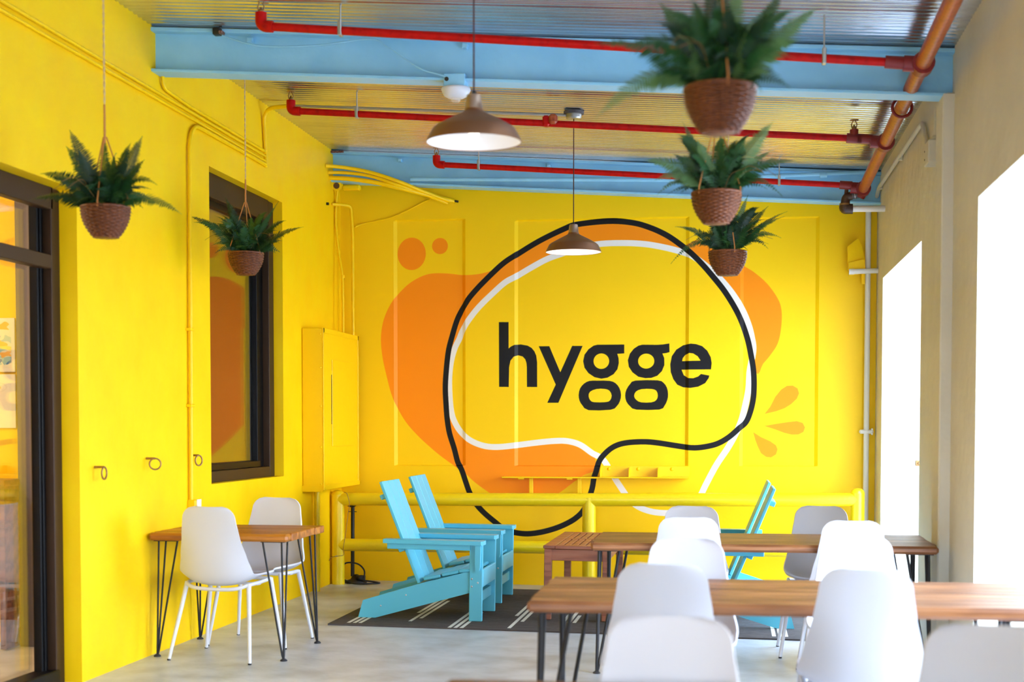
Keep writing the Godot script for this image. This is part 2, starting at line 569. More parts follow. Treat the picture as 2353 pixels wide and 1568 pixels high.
func mural() -> ImageTexture:
	var k := 2048.0 / ROOM_W
	var yellow := c8(255, 205, 6)
	var orange := c8(255, 144, 6)
	var white := c8(238, 232, 226)
	var black := c8(17, 16, 20)
	var img := Image.create(2048, int(BACK_H * k), false, Image.FORMAT_RGB8)
	img.fill(yellow)
	var loop := outline(M_BLACK, 6)
	var white_loop := outline(M_WHITE, 6)
	fill_outline(img, [outline(M_BLOB_LEFT, 5, false)], orange)
	fill_outline(img, [crown_sorted(loop, k)], orange)
	fill_outline(img, [outline(M_BLOB_RIGHT, 4, false)], orange)
	fill_outline(img, [white_loop], yellow)
	fill_outline(img, ribbon(white_loop, 0.054 * k), white)
	fill_outline(img, ribbon(loop, 0.049 * k), black)
	fill_outline(img, [disc(Vector2(0.659, 2.978), 0.131, 0.147)], orange)
	fill_outline(img, [disc(Vector2(0.921, 3.044), 0.073, 0.073)], orange)
	for d in [M_DROP_A, M_DROP_B, M_DROP_C]: fill_outline(img, [outline(d)], orange)
	fill_outline(img, [outline(M_H)], black)
	fill_outline(img, [outline(M_Y)], black)
	fill_outline(img, [outline(M_G1), disc(Vector2(2.388, 1.994), 0.0705, 0.0695)], black)
	fill_outline(img, [outline(M_G2), disc(Vector2(2.788, 1.992), 0.0725, 0.067)], black)
	fill_outline(img, [outline(M_G1_LOOP, 2), outline(M_G1_EYE, 2)], black)
	fill_outline(img, [outline(M_G2_LOOP, 2), outline(M_G2_EYE, 2)], black)
	fill_outline(img, [outline(M_E), outline(M_E_EYE)], black)
	return ImageTexture.create_from_image(img)

# the upper run of the black loop, from its left flank over the top to the right shoulder
func crown_sorted(loop: PackedVector2Array, k: float) -> PackedVector2Array:
	var n := loop.size()
	var left := 0
	var right := 0
	var a := Vector2(1.045, 1.46) * k
	var b := Vector2(3.17, 2.99) * k
	a.y = BACK_H * k - a.y
	b.y = BACK_H * k - b.y
	for i in n:
		if loop[i].distance_to(a) < loop[left].distance_to(a): left = i
		if loop[i].distance_to(b) < loop[right].distance_to(b): right = i
	var out := PackedVector2Array()
	var i := right
	while true:
		out.append(loop[i])
		if i == left: break
		i = (i + 1) % n
	if out.size() > n / 2:
		out.clear()
		i = left
		while true:
			out.append(loop[i])
			if i == right: break
			i = (i + 1) % n
	return out

# ---------------------------------------------------------------- room
func build_room():
	var fl := begin()
	slab(fl, Vector3(0, 0, 0), Vector3(0, 0, 1), Vector3(1, -SLOPE, 0), [-0.4, 16.8], [-3.4, 5.2], [], 0.25)
	struct("floor", fl, mat.concrete)
	var gr := begin()
	slab(gr, Vector3(0, -0.10, 0), Vector3(0, 0, 1), Vector3(1, 0, 0), [-20.0, 40.0], [5.2, 60.0], [], 0.3)
	slab(gr, Vector3(0, -0.10, 0), Vector3(0, 0, 1), Vector3(1, 0, 0), [16.8, 40.0], [-20.0, 5.2], [], 0.3)
	struct("ground", gr, mat.outside)

	var lw := begin()
	slab(lw, Vector3.ZERO, Vector3(0, 1, 0), Vector3(0, 0, 1), [-0.2, 4.05], [-0.3, 16.8], [[1.015, 1.78, 3.19, 3.45], [-0.2, 5.535, 2.705, 11.6]], 0.25)
	struct("wall_left", lw, mat.yellow)

	var rw := begin()
	slab(rw, Vector3(ROOM_W, 0, 0), Vector3(0, 0, 1), Vector3(0, 1, 0), [-0.3, 16.8], [-0.3, 3.72],
		[[0.54, -0.3, 3.06, 2.645], [5.33, -0.3, 8.3, 2.59], [10.9, -0.3, 12.7, 2.5]], 0.42)
	box(rw, Vector3(ROOM_W - 0.015, 1.6, 4.33), Vector3(0.10, 3.42, 0.27), 0.008)
	struct("wall_right", rw, mat.cream)

	var bw := begin()
	flat(bw)
	var panels := [[0.495, 1.047, 1.158, 3.283], [1.606, 1.05, 3.165, 3.262], [3.612, 1.052, 4.292, 3.24]]
	var xs := [0.0, ROOM_W + 0.42]
	var ys := [-0.3, BACK_H]
	for p in panels:
		for v in [p[0], p[0] + 0.03, p[2] - 0.03, p[2]]: xs.append(v)
		for v in [p[1], p[1] + 0.012, p[3] - 0.012, p[3]]: ys.append(v)
	xs.sort(); ys.sort()
	var depth := func(x: float, y: float) -> float:
		for p in panels:
			if x > p[0] + 0.02 and x < p[2] - 0.02 and y > p[1] + 0.008 and y < p[3] - 0.008: return -0.02
		return 0.0
	var corner := func(x: float, y: float):
		bw.set_uv(Vector2(x / ROOM_W, (BACK_H - y) / BACK_H))
		bw.add_vertex(Vector3(x, y, depth.call(x, y)))
	for i in xs.size() - 1:
		for j in ys.size() - 1:
			for k in [[0, 0], [1, 1], [1, 0], [0, 0], [0, 1], [1, 1]]: corner.call(xs[i + k[0]], ys[j + k[1]])
	bw.set_uv(Vector2(0.01, 0.01))
	box(bw, Vector3((ROOM_W + 0.17) * 0.5, 1.7, -0.16), Vector3(ROOM_W + 0.67, 4.0, 0.27))
	var wall_m := plain(Color.WHITE, 0.45, 0.0, 0.32)
	wall_m.albedo_texture = mural()
	bumpy(wall_m, bump_tex(0.012, 6.0, 1024, 15, 5), 0.12)
	struct("wall_back", bw, wall_m)

	var rear := begin()
	slab(rear, Vector3(0, 0, 16.8), Vector3(0, 1, 0), Vector3(1, 0, 0), [-0.2, 3.9], [-0.25, 5.2], [[-0.2, 1.2, 2.4, 3.9]], 0.25)
	struct("wall_rear", rear, mat.yellow)

	# corrugated steel deck, ribs running across the room
	var cl := begin()
	var period := 0.068
	var steps := 8
	var count := int(17.2 / period) * steps
	var prev := []
	smooth(cl)
	var dx := [-0.24, 1.4, 3.1, 5.15]
	for i in count + 1:
		var z := -0.3 + i * period / steps
		var w := sin(TAU * i / steps)
		var row := []
		for x in dx: row.append(Vector3(x, roof_y(x) + 0.011 + clampf(w * 1.4, -1.0, 1.0) * 0.0044, z))
		if i > 0:
			for q in dx.size() - 1: quad(cl, prev[q], prev[q + 1], row[q + 1], row[q])
		prev = row
	flat(cl)
	slab(cl, Vector3(0, 3.865 + 0.10, 0), Vector3(0, 0, 1), Vector3(1, -ROOF, 0), [-0.4, 17.0], [-0.4, 5.4], [], 0.06)
	struct("ceiling", cl, mat.galv)

	# the shop behind the left wall
	var shop := begin()
	box(shop, Vector3(-1.85, 1.5, 4.2), Vector3(3.2, 3.4, 0.12))
	box(shop, Vector3(-3.45, 1.5, 8.2), Vector3(0.12, 3.4, 8.2))
	box(shop, Vector3(-1.85, 1.5, 12.2), Vector3(3.2, 3.4, 0.12))
	struct("wall_inner", shop, mat.yellow)
	var shop_top := begin()
	box(shop_top, Vector3(-1.85, 3.15, 6.0), Vector3(3.35, 0.12, 12.6))
	struct("ceiling_inner", shop_top, mat.white_paint)
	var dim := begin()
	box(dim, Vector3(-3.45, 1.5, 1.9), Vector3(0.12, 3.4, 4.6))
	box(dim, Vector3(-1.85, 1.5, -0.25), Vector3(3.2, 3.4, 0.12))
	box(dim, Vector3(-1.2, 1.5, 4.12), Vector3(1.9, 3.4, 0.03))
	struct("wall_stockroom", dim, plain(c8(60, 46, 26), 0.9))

# ---------------------------------------------------------------- window and shop door in the left wall
func build_glazing():
	var w := struct_node("window_1", "dark bronze framed window in the yellow left wall")
	var f := begin()
	box(f, Vector3(-0.11, 2.10, 1.84), Vector3(0.07, 2.17, 0.12), 0.004)
	box(f, Vector3(-0.11, 2.10, 3.40), Vector3(0.07, 2.17, 0.10), 0.004)
	box(f, Vector3(-0.11, 3.105, 2.62), Vector3(0.07, 0.17, 1.44), 0.004)
	box(f, Vector3(-0.11, 1.055, 2.62), Vector3(0.07, 0.08, 1.44), 0.004)
	part(w, "window_frame", f, mat.bronze)
	var sash := begin()
	box(sash, Vector3(-0.15, 2.06, 1.975), Vector3(0.045, 1.94, 0.15), 0.004)
	box(sash, Vector3(-0.15, 2.06, 3.30), Vector3(0.045, 1.94, 0.10), 0.004)
	box(sash, Vector3(-0.135, 1.12, 2.64), Vector3(0.06, 0.05, 1.18), 0.004)
	box(sash, Vector3(-0.15, 3.0, 2.64), Vector3(0.045, 0.05, 1.18), 0.004)
	part(w, "sash", sash, mat.dark_frame)
	part(w, "pane", boxed(Vector3(-0.158, 2.06, 2.64), Vector3(0.003, 1.86, 1.24)), mat.pane)
	part(w, "pane", boxed(Vector3(-0.172, 2.06, 2.64), Vector3(0.003, 1.86, 1.24)), mat.pane)

	var d := struct_node("door_1", "dark bronze shop door with glass and transom in the left wall")
	var df := begin()
	box(df, Vector3(-0.13, 1.3, 5.585), Vector3(0.06, 2.8, 0.10), 0.004)
	box(df, Vector3(-0.13, 2.645, 8.6), Vector3(0.06, 0.12, 5.98), 0.004)
	part(d, "door_frame", df, mat.bronze)
	part(d, "transom_bar", boxed(Vector3(-0.13, 2.302, 8.6), Vector3(0.065, 0.075, 5.92), 0.004), mat.bronze)
	var sl := begin()
	box(sl, Vector3(-0.175, 1.3, 5.655), Vector3(0.05, 2.7, 0.09), 0.004)
	box(sl, Vector3(-0.147, 1.3, 5.672), Vector3(0.012, 2.7, 0.018), 0.003)
	box(sl, Vector3(-0.175, 1.3, 7.4), Vector3(0.05, 2.7, 0.12), 0.004)
	box(sl, Vector3(-0.175, 1.3, 9.6), Vector3(0.05, 2.7, 0.12), 0.004)
	part(d, "stile", sl, mat.dark_frame)
	part(d, "threshold", boxed(Vector3(-0.15, 0.035, 8.6), Vector3(0.12, 0.10, 5.98), 0.006), mat.dark_frame)
	for x in [-0.182, -0.196]:
		part(d, "pane", boxed(Vector3(x, 1.17, 8.65), Vector3(0.003, 2.2, 5.8)), mat.pane)
		part(d, "pane", boxed(Vector3(x, 2.46, 8.65), Vector3(0.003, 0.26, 5.8)), mat.pane)

	# inside the shop
	var lamp := thing("shop_ceiling_light", "round white ceiling light inside the shop behind the glass door", "light", Vector3(-1.9, 3.09, 6.6))
	var glow := plain(c8(255, 244, 224), 0.6)
	glow.emission_enabled = true
	glow.emission = c8(255, 240, 214)
	glow.emission_energy_multiplier = 3.0
	part(lamp, "diffuser", lathed([Vector2(0, -0.07), Vector2(0.12, -0.06), Vector2(0.17, -0.03), Vector2(0.18, 0.0), Vector2(0, 0)], 24), glow)
	var ol := OmniLight3D.new()
	ol.name = "shop_light"
	ol.light_color = c8(255, 238, 210)
	ol.light_energy = 0.6
	ol.light_size = 0.12
	ol.omni_range = 14.0
	ol.omni_attenuation = 2.0
	ol.shadow_enabled = true
	lamp.add_child(ol)
	ol.position = Vector3(0, -0.22, 0)

	var post := begin()
	box(post, Vector3(-0.865, 1.5, 4.335), Vector3(0.145, 3.1, 0.13), 0.006)
	struct("column_inner", post, plain(c8(96, 88, 92), 0.6), "grey column inside the shop behind the glass door")
	poster("picture_poster", "framed picture of blue water and yellow shapes on shop wall", 1.935, true)
	poster("notice_poster", "pale printed notice below the picture on the shop wall", 1.575, false)
	var shelf := thing("shop_shelf", "low dark wooden shelf inside the shop under the posters", "shelf", Vector3(-1.6, 0.0, 4.45))
	part(shelf, "shelf_board", boxed(Vector3(0.1, 1.06, 0.0), Vector3(1.15, 0.04, 0.3), 0.004), mat.teak_2)
	part(shelf, "shelf_board", boxed(Vector3(0.1, 0.80, 0.0), Vector3(1.15, 0.04, 0.3), 0.004), mat.teak_2)
	for x in [-0.45, 0.65]: part(shelf, "upright", boxed(Vector3(x, 0.54, 0.0), Vector3(0.04, 1.04, 0.28), 0.003), mat.teak_2)
	single("green_crate", boxed(Vector3(-1.16, 0.927, 4.46), Vector3(0.3, 0.21, 0.2), 0.01), plain(c8(92, 150, 40), 0.6), "green box on the shop shelf behind the glass door", "box")

func poster(called: String, label: String, y: float, picture: bool):
	var t := thing(called, label, "poster", Vector3(-1.16, y, 4.27))
	part(t, "frame", boxed(Vector3(0, 0, 0.006), Vector3(0.31, 0.345, 0.012), 0.002), plain(c8(236, 230, 214), 0.6))
	var img := Image.create(220, 256, false, Image.FORMAT_RGB8)
	if picture:
		img.fill(c8(232, 226, 200))
		var r := RandomNumberGenerator.new()
		r.seed = 5
		for i in 26:
			var c := Vector2(r.randf_range(0, 220), r.randf_range(0, 256))
			var col: Color = [c8(150, 190, 190), c8(90, 160, 196), c8(40, 110, 170), c8(226, 170, 40), c8(238, 210, 90), c8(200, 214, 190)][i % 6]
			var blob := []
			for k in 9: blob.append(c + Vector2.from_angle(TAU * k / 9) * r.randf_range(12, 44) * Vector2(1.3, 0.7))
			fill_outline(img, [catmull(blob, 4)], col)
	else:
		img.fill(c8(240, 232, 212))
		for k in 7: img.fill_rect(Rect2i(30 + (k * 37) % 50, 90 + k * 18, 90 - (k * 23) % 40, 2), c8(206, 194, 160))
		var ring := []
		var inner := []
		for k in 30:
			ring.append(Vector2(110, 52) + Vector2.from_angle(TAU * k / 30) * Vector2(80, 30))
			inner.append(Vector2(110, 52) + Vector2.from_angle(TAU * k / 30) * Vector2(78, 28.5))
		fill_outline(img, [PackedVector2Array(ring), PackedVector2Array(inner)], c8(200, 186, 150))
		for k in 9: img.fill_rect(Rect2i(62 + k * 11, 46 + (k * 5) % 3, 8 - (k * 3) % 4, 12 - (k * 7) % 4), c8(216, 196, 110))
	var m := plain(Color.WHITE, 0.5)
	m.albedo_texture = ImageTexture.create_from_image(img)
	var q := QuadMesh.new()
	q.size = Vector2(0.265, 0.30)
	var o := part(t, "print", q, m)
	o.position.z = 0.0135

# ---------------------------------------------------------------- blue roof beams
func i_beam(called: String, z: float, label: String, drop: float):
	var o := struct_node(called, label)
	var b := Basis(Vector3(1, -ROOF, 0).normalized(), Vector3(ROOF, 1, 0).normalized(), Vector3(0, 0, 1))
	var c := Vector3(ROOM_W * 0.5, roof_y(ROOM_W * 0.5), z)
	var top := begin()
	box(top, c + b * Vector3(0, -0.012, -0.08), Vector3(ROOM_W + 0.1, 0.024, 0.16), 0.003, b)
	part(o, "top_flange", top, mat.blue)
	part(o, "web", boxed(c + b * Vector3(0, -drop * 0.5, -0.08), Vector3(ROOM_W + 0.1, drop - 0.03, 0.014), 0.0, b), mat.blue)
	part(o, "bottom_flange", boxed(c + b * Vector3(0, -drop + 0.009, -0.08), Vector3(ROOM_W + 0.1, 0.018, 0.16), 0.003, b), mat.blue)
	for x in [0.62, 1.95, 3.3]:
		var p := Vector3(x, roof_y(x) - 0.055, z - 0.05)
		part(o, "bolt_cleat", boxed(p, Vector3(0.035, 0.03, 0.05), 0.004, b), mat.blue)
	return o

func build_beams():
	i_beam("ceiling_beam_1", 4.46, "light blue steel roof beam nearer the camera, across the whole ceiling", 0.27)
	var far: Node3D = i_beam("ceiling_beam_2", 0.32, "light blue steel roof beam along the top of the mural wall", 0.272)
	part(far, "wall_plate", boxed(Vector3(2.39, 3.60, 0.06), Vector3(4.8, 0.22, 0.11), 0.0, Basis(Vector3(1, -ROOF, 0).normalized(), Vector3(ROOF, 1, 0).normalized(), Vector3(0, 0, 1))), mat.blue)
	part(far, "rust_patch", boxed(Vector3(0.06, 3.852, 0.325), Vector3(0.12, 0.02, 0.006), 0.002), mat.rust)
	var bp := [Vector3(0.73, 3.590, 0.345), Vector3(3.1, 3.527, 0.345), Vector3(3.9, 3.542, 0.345), Vector3(4.70, 3.556, 0.345)]
	var o := thing("blue_pipe", "thin pipe painted blue running along the far blue beam", "pipe")
	part(o, "pipe", tubed(bp, 0.018), mat.blue)
	for x in [3.55, 3.95, 4.3]: part(o, "coupling", tubed([Vector3(x - 0.03, 3.536, 0.345), Vector3(x + 0.03, 3.541, 0.345)], 0.024), mat.blue)
	var br := thing("beam_bracket", "small black metal bracket clipped to the front beam", "bracket", Vector3(0.43, 3.815, 4.47))
	part(br, "clamp", boxed(Vector3(0, 0, 0), Vector3(0.05, 0.045, 0.05), 0.006), mat.black)
	part(br, "lip", boxed(Vector3(0.03, -0.01, 0.01), Vector3(0.025, 0.02, 0.05), 0.004), mat.rust)
	# thin wire looping along the front beam to the lampholder
	var wire := catmull3([Vector3(0.46, 3.79, 4.475), Vector3(0.70, 3.72, 4.47), Vector3(1.05, 3.71, 4.47), Vector3(1.38, 3.735, 4.47), Vector3(1.5, 3.68, 4.47), Vector3(1.68, 3.555, 4.47), Vector3(1.80, 3.51, 4.48), Vector3(1.845, 3.495, 4.48)], 6)
	single("beam_wire", tubed(wire, 0.0055, 6), mat.blue, "thin painted wire drooping along the front blue beam to the lampholder", "wire")
	var lh := thing("lampholder", "white round lampholder with clear bulb under a blue box on beam", "light", Vector3(1.895, 3.43, 4.42))
	part(lh, "mounting_box", boxed(Vector3(0.0, 0.045, 0.0), Vector3(0.13, 0.075, 0.12), 0.004), mat.blue)
	part(lh, "dish", lathed([Vector2(0, -0.05), Vector2(0.05, -0.05), Vector2(0.075, -0.035), Vector2(0.088, -0.005), Vector2(0.086, 0.008), Vector2(0, 0.01)], 28), mat.white_metal)
	part(lh, "bulb", lathed([Vector2(0, -0.083), Vector2(0.018, -0.078), Vector2(0.03, -0.062), Vector2(0.03, -0.048), Vector2(0, -0.048)], 20), mat.clear)
	part(lh, "knockout", tubed([Vector3(-0.045, 0.05, 0.058), Vector3(-0.045, 0.05, 0.064)], 0.013), mat.black)

# ---------------------------------------------------------------- sprinkler pipes
func sprinkler(o: Node3D, at: Vector3, roof: float):
	var h := part(o, "sprinkler_head", lathed([Vector2(0, 0), Vector2(0.016, 0), Vector2(0.016, 0.015), Vector2(0.009, 0.02), Vector2(0.006, 0.03), Vector2(0, 0.034)], 12, at), mat.brass)
	for s in [-1.0, 1.0]:
		part(h, "frame_arm", tubed([at + Vector3(0.014 * s, 0.01, 0), at + Vector3(0.019 * s, 0.035, 0), at + Vector3(0.006 * s, 0.062, 0)], 0.004, 6), mat.brass)
	part(h, "deflector", lathed([Vector2(0, 0.062), Vector2(0.03, 0.062), Vector2(0.03, 0.066), Vector2(0, 0.066)], 14, at), mat.brass)

func branch(called: String, label: String, a: Vector3, b: Vector3, hangers: Array, heads: Array):
	var o := thing(called, label, "pipe", Vector3.ZERO, 0.0, "red sprinkler branch pipes")
	part(o, "pipe", tubed([a, b], 0.0235, 14), mat.red)
	var dir := (b - a).normalized()
	part(o, "elbow", tubed(bend([a + dir * 0.07, a, a + Vector3(0, 0.075, 0)], 0.05), 0.033, 14), mat.red)
	sprinkler(o, a + Vector3(0, 0.075, 0), roof_y(a.x))
	for x in hangers:
		var p: Vector3 = a + dir * ((x - a.x) / dir.x)
		part(o, "hanger_rod", tubed([p + Vector3(0, 0.03, 0), Vector3(p.x, roof_y(p.x) + 0.01, p.z)], 0.005, 6), mat.steel)
		part(o, "hanger_clip", boxed(p + Vector3(0, 0.012, 0), Vector3(0.022, 0.085, 0.056), 0.004), mat.steel)
	for x in heads:
		var p: Vector3 = a + dir * ((x - a.x) / dir.x)
		part(o, "tee", tubed([p - dir * 0.05, p + dir * 0.05], 0.034, 14), mat.dark_red)
		part(o, "tee_outlet", tubed([p, p + Vector3(0, 0.06, 0)], 0.029, 12), mat.dark_red)
		sprinkler(o, p + Vector3(0, 0.06, 0), roof_y(p.x))
	part(o, "coupling", tubed([b - dir * 0.16, b - dir * 0.06], 0.034, 14), mat.dark_red)
	part(o, "reducer", tubed([b - dir * 0.06, b], 0.028, 14), mat.dark_red)
	return o

func build_pipes():
	branch("sprinkler_pipe", "red sprinkler pipe nearest the camera, in front of the near blue beam", Vector3(0.876, 3.692, 5.0), Vector3(4.50, 3.352, 5.0), [1.34, 4.02], [])
	var mid: Node3D = branch("sprinkler_pipe", "red sprinkler pipe between the two blue beams, behind the near pendant lamp", Vector3(0.37, 3.698, 2.75), Vector3(4.54, 3.374, 2.75), [0.86], [4.36])
	part(mid, "cast_clamp", boxed(Vector3(2.285, 3.575, 2.765), Vector3(0.06, 0.07, 0.08), 0.015), mat.orange_pipe)
	part(mid, "cast_clamp", boxed(Vector3(2.235, 3.565, 2.76), Vector3(0.05, 0.075, 0.07), 0.012), mat.red)
	branch("sprinkler_pipe", "short red sprinkler pipe along the far blue beam above the mural", Vector3(1.034, 3.65, 0.7), Vector3(4.57, 3.385, 0.7), [1.40, 3.92], [])
	var m := thing("main_pipe", "thick orange sprinkler main running along the right wall under the ceiling", "pipe")
	var p0 := Vector3(4.60, 3.36, 0.66)
	var p1 := Vector3(4.42, 3.325, 13.0)
	part(m, "pipe", tubed([p0, Vector3(4.536, 3.35, 5.0), p1], 0.042, 18), mat.orange_pipe)
	for z in [5.0, 2.75, 0.7]:
		var p := p0.lerp(p1, (z - p0.z) / (p1.z - p0.z))
		part(m, "outlet_collar", tubed([p + Vector3(0, 0, -0.05), p + Vector3(0, 0, 0.05)], 0.06, 18), mat.dark_red)
		part(m, "collar_boss", tubed([p, p + Vector3(-0.10, 0.008, 0)], 0.042, 14), mat.dark_red)
	var hp := p0.lerp(p1, (3.9 - p0.z) / (p1.z - p0.z))
	var ring := []
	for k in 21: ring.append(hp + Vector3(cos(TAU * k / 20), sin(TAU * k / 20), 0) * 0.058)
	part(m, "hanger_ring", tubed(ring, 0.010, 8), mat.dark_red)
	part(m, "hanger_rod", tubed([hp + Vector3(0, 0.06, 0), hp + Vector3(0, 0.12, 0), Vector3(hp.x - 0.02, roof_y(hp.x), hp.z)], 0.007, 6), mat.steel)
	part(m, "end_elbow", tubed(bend([p0 + Vector3(0, 0, 0.05), p0, p0 + Vector3(-0.03, -0.05, -0.02)], 0.04), 0.05, 16), mat.dark_red)

	var v := thing("drain_valve", "brown angled pipe fittings dropping below the far end of the orange main", "valve")
	part(v, "nipple", tubed([Vector3(4.595, 3.325, 0.66), Vector3(4.50, 3.312, 0.66)], 0.03, 12), mat.grey_dark)
	part(v, "steel_band", tubed([Vector3(4.535, 3.317, 0.66), Vector3(4.53, 3.316, 0.66)], 0.033, 12), mat.steel)
	part(v, "body", tubed(bend([Vector3(4.51, 3.313, 0.66), Vector3(4.465, 3.30, 0.66), Vector3(4.455, 3.215, 0.66)], 0.03), [0.034, 0.036, 0.036, 0.036, 0.036, 0.036, 0.036, 0.04], 12), plain(c8(70, 40, 22), 0.45))
	part(v, "stem", tubed([Vector3(4.465, 3.30, 0.66), Vector3(4.47, 3.385, 0.66)], 0.016, 8), plain(c8(70, 40, 22), 0.45))
	part(v, "cap", tubed([Vector3(4.455, 3.25, 0.66), Vector3(4.455, 3.235, 0.66)], 0.043, 12), mat.brass)
	part(v, "drain_elbow", tubed(bend([Vector3(4.455, 3.24, 0.66), Vector3(4.45, 3.205, 0.66), Vector3(4.52, 3.205, 0.66)], 0.03), 0.042, 12), plain(c8(62, 36, 20), 0.45))
	part(v, "drain_pipe", tubed([Vector3(4.52, 3.205, 0.66), Vector3(4.80, 3.20, 0.66)], 0.026, 12), mat.white_paint, "white drain pipe")

	var d := thing("downpipe", "thin white vertical pipe in the right corner of the mural wall", "pipe")
	part(d, "pipe", tubed([Vector3(4.70, -0.07, 0.06), Vector3(4.70, 3.35, 0.06)], 0.024, 12), mat.white_paint)
	part(d, "painted_top", tubed([Vector3(4.70, 3.33, 0.06), Vector3(4.70, 3.52, 0.06)], 0.0246, 12), mat.blue)
	for y in [1.365]:
		part(d, "clamp", boxed(Vector3(4.70, y, 0.055), Vector3(0.12, 0.035, 0.06), 0.01), mat.white_paint)
		part(d, "clamp_bolt", tubed([Vector3(4.745, y + 0.02, 0.06), Vector3(4.745, y + 0.02, 0.10)], 0.009, 8), mat.steel)
		part(d, "clamp_bolt", tubed([Vector3(4.745, y - 0.02, 0.06), Vector3(4.745, y - 0.02, 0.10)], 0.009, 8), mat.steel)
	var s := thing("stub_pipe", "short white horizontal pipe below the yellow plate in right corner", "pipe")
	part(s, "pipe", tubed([Vector3(4.535, 2.742, 0.13), Vector3(4.79, 2.748, 0.13)], 0.022, 12), mat.white_paint)
	part(s, "collar", tubed([Vector3(4.535, 2.742, 0.13), Vector3(4.58, 2.743, 0.13)], 0.025, 12), mat.white_paint)

# ---------------------------------------------------------------- conduits
func build_conduits():
	var y := 0.02
	var o := thing("wall_conduit", "long yellow conduit sloping along the upper left wall from frame edge", "conduit", Vector3.ZERO, 0.0, "yellow conduits on the left wall")
	part(o, "pipe", tubed([Vector3(y, 3.505, 9.5), Vector3(y, 3.480, 6.366), Vector3(y, 3.473, 3.814), Vector3(y, 3.468, 2.28)], 0.011, 8), mat.yellow_gloss)
	o = thing("wall_conduit", "lower yellow conduit parallel to the long one on the left wall", "conduit", Vector3.ZERO, 0.0, "yellow conduits on the left wall")
	part(o, "pipe", tubed([Vector3(y, 3.44, 9.5), Vector3(y, 3.435, 6.366), Vector3(y, 3.435, 3.814), Vector3(y, 3.432, 2.26)], 0.010, 8), mat.yellow_gloss)
	o = thing("wall_conduit", "yellow conduit curving out below the near blue beam on left wall", "conduit", Vector3.ZERO, 0.0, "yellow conduits on the left wall")
	part(o, "pipe", tubed(bend([Vector3(y, 3.66, 4.32), Vector3(y, 3.525, 4.32), Vector3(y, 3.505, 3.9), Vector3(y, 3.502, 2.28)], 0.22, 8), 0.012, 8), mat.yellow_gloss)
	o = thing("wall_conduit", "yellow conduit dropping down the left wall between shop door and window", "conduit", Vector3.ZERO, 0.0, "yellow conduits on the left wall")
	part(o, "pipe", tubed(bend([Vector3(y, 3.405, 2.26), Vector3(y, 3.405, 3.865), Vector3(y, 2.0, 3.88), Vector3(y, 0.92, 3.89)], 0.20, 8), 0.0145, 8), mat.yellow_gloss)
	for h in [1.55, 2.05]: part(o, "strap", boxed(Vector3(0.018, h, 3.885), Vector3(0.04, 0.02, 0.06), 0.004), mat.yellow_gloss)
	o = thing("wall_conduit", "yellow conduit rising from the conduit ends to the ceiling on left wall", "conduit", Vector3.ZERO, 0.0, "yellow conduits on the left wall")
	part(o, "pipe", tubed(bend([Vector3(y, 3.505, 2.25), Vector3(y, 3.82, 2.30), Vector3(0.24, roof_y(0.24) - 0.03, 2.36)], 0.16, 8), 0.016, 8), mat.yellow_gloss)
	part(o, "end_plate", boxed(Vector3(0.012, 3.465, 2.23), Vector3(0.024, 0.15, 0.04), 0.006), mat.yellow_gloss)
	var jb := thing("ceiling_box", "round grey junction box on the ceiling above the far pendant", "junction box", Vector3(2.387, roof_y(2.387), 2.36))
	part(jb, "rim", lathed([Vector2(0, -0.02), Vector2(0.075, -0.02), Vector2(0.075, 0.0), Vector2(0, 0.0)], 24, Vector3.ZERO, Basis(), true), mat.grey_dark)
	part(jb, "canopy", lathed([Vector2(0, -0.055), Vector2(0.05, -0.055), Vector2(0.058, -0.045), Vector2(0.058, -0.02), Vector2(0, -0.02)], 24, Vector3.ZERO, Basis(), true), mat.steel)
	var cc := thing("ceiling_conduit", "thin grey conduit across the ceiling to the round junction box", "conduit")
	part(cc, "pipe", tubed([Vector3(0.22, roof_y(0.22) - 0.028, 2.36), Vector3(2.33, roof_y(2.33) - 0.028, 2.36)], 0.010, 8), mat.steel)
	for x in [0.75, 1.62]: part(cc, "coupling", tubed([Vector3(x - 0.015, roof_y(x) - 0.028, 2.36), Vector3(x + 0.015, roof_y(x) - 0.029, 2.36)], 0.015, 8), mat.steel)

	o = thing("corner_conduit", "upper yellow conduit bending down from left wall across mural wall top", "conduit", Vector3.ZERO, 0.0, "yellow conduits at the top left corner")
	part(o, "pipe", tubed(catmull3([Vector3(0.0, 3.70, 0.50), Vector3(0.18, 3.69, 0.42), Vector3(0.40, 3.645, 0.39), Vector3(0.64, 3.565, 0.36), Vector3(0.82, 3.50, 0.22), Vector3(1.03, 3.435, 0.04)], 6), 0.016, 10), mat.yellow_gloss)
	o = thing("corner_conduit", "middle yellow conduit leaving the left wall below the upper one", "conduit", Vector3.ZERO, 0.0, "yellow conduits at the top left corner")
	part(o, "pipe", tubed(catmull3([Vector3(0.0, 3.655, 0.42), Vector3(0.15, 3.655, 0.38), Vector3(0.36, 3.625, 0.37), Vector3(0.62, 3.54, 0.355), Vector3(0.80, 3.485, 0.20), Vector3(1.00, 3.42, 0.03)], 6), 0.015, 10), mat.yellow_gloss)
	o = thing("corner_conduit", "thick lowest yellow conduit leaving the left wall under the beam end", "conduit", Vector3.ZERO, 0.0, "yellow conduits at the top left corner")
	part(o, "pipe", tubed(catmull3([Vector3(0.0, 3.615, 0.38), Vector3(0.2, 3.600, 0.37), Vector3(0.42, 3.565, 0.365), Vector3(0.64, 3.515, 0.33), Vector3(0.85, 3.475, 0.17), Vector3(1.06, 3.44, 0.02)], 6), 0.020, 10), mat.yellow_gloss)
	part(o, "conduit_end", tubed([Vector3(1.04, 3.444, 0.03), Vector3(1.10, 3.432, 0.03)], 0.010, 8), mat.black)
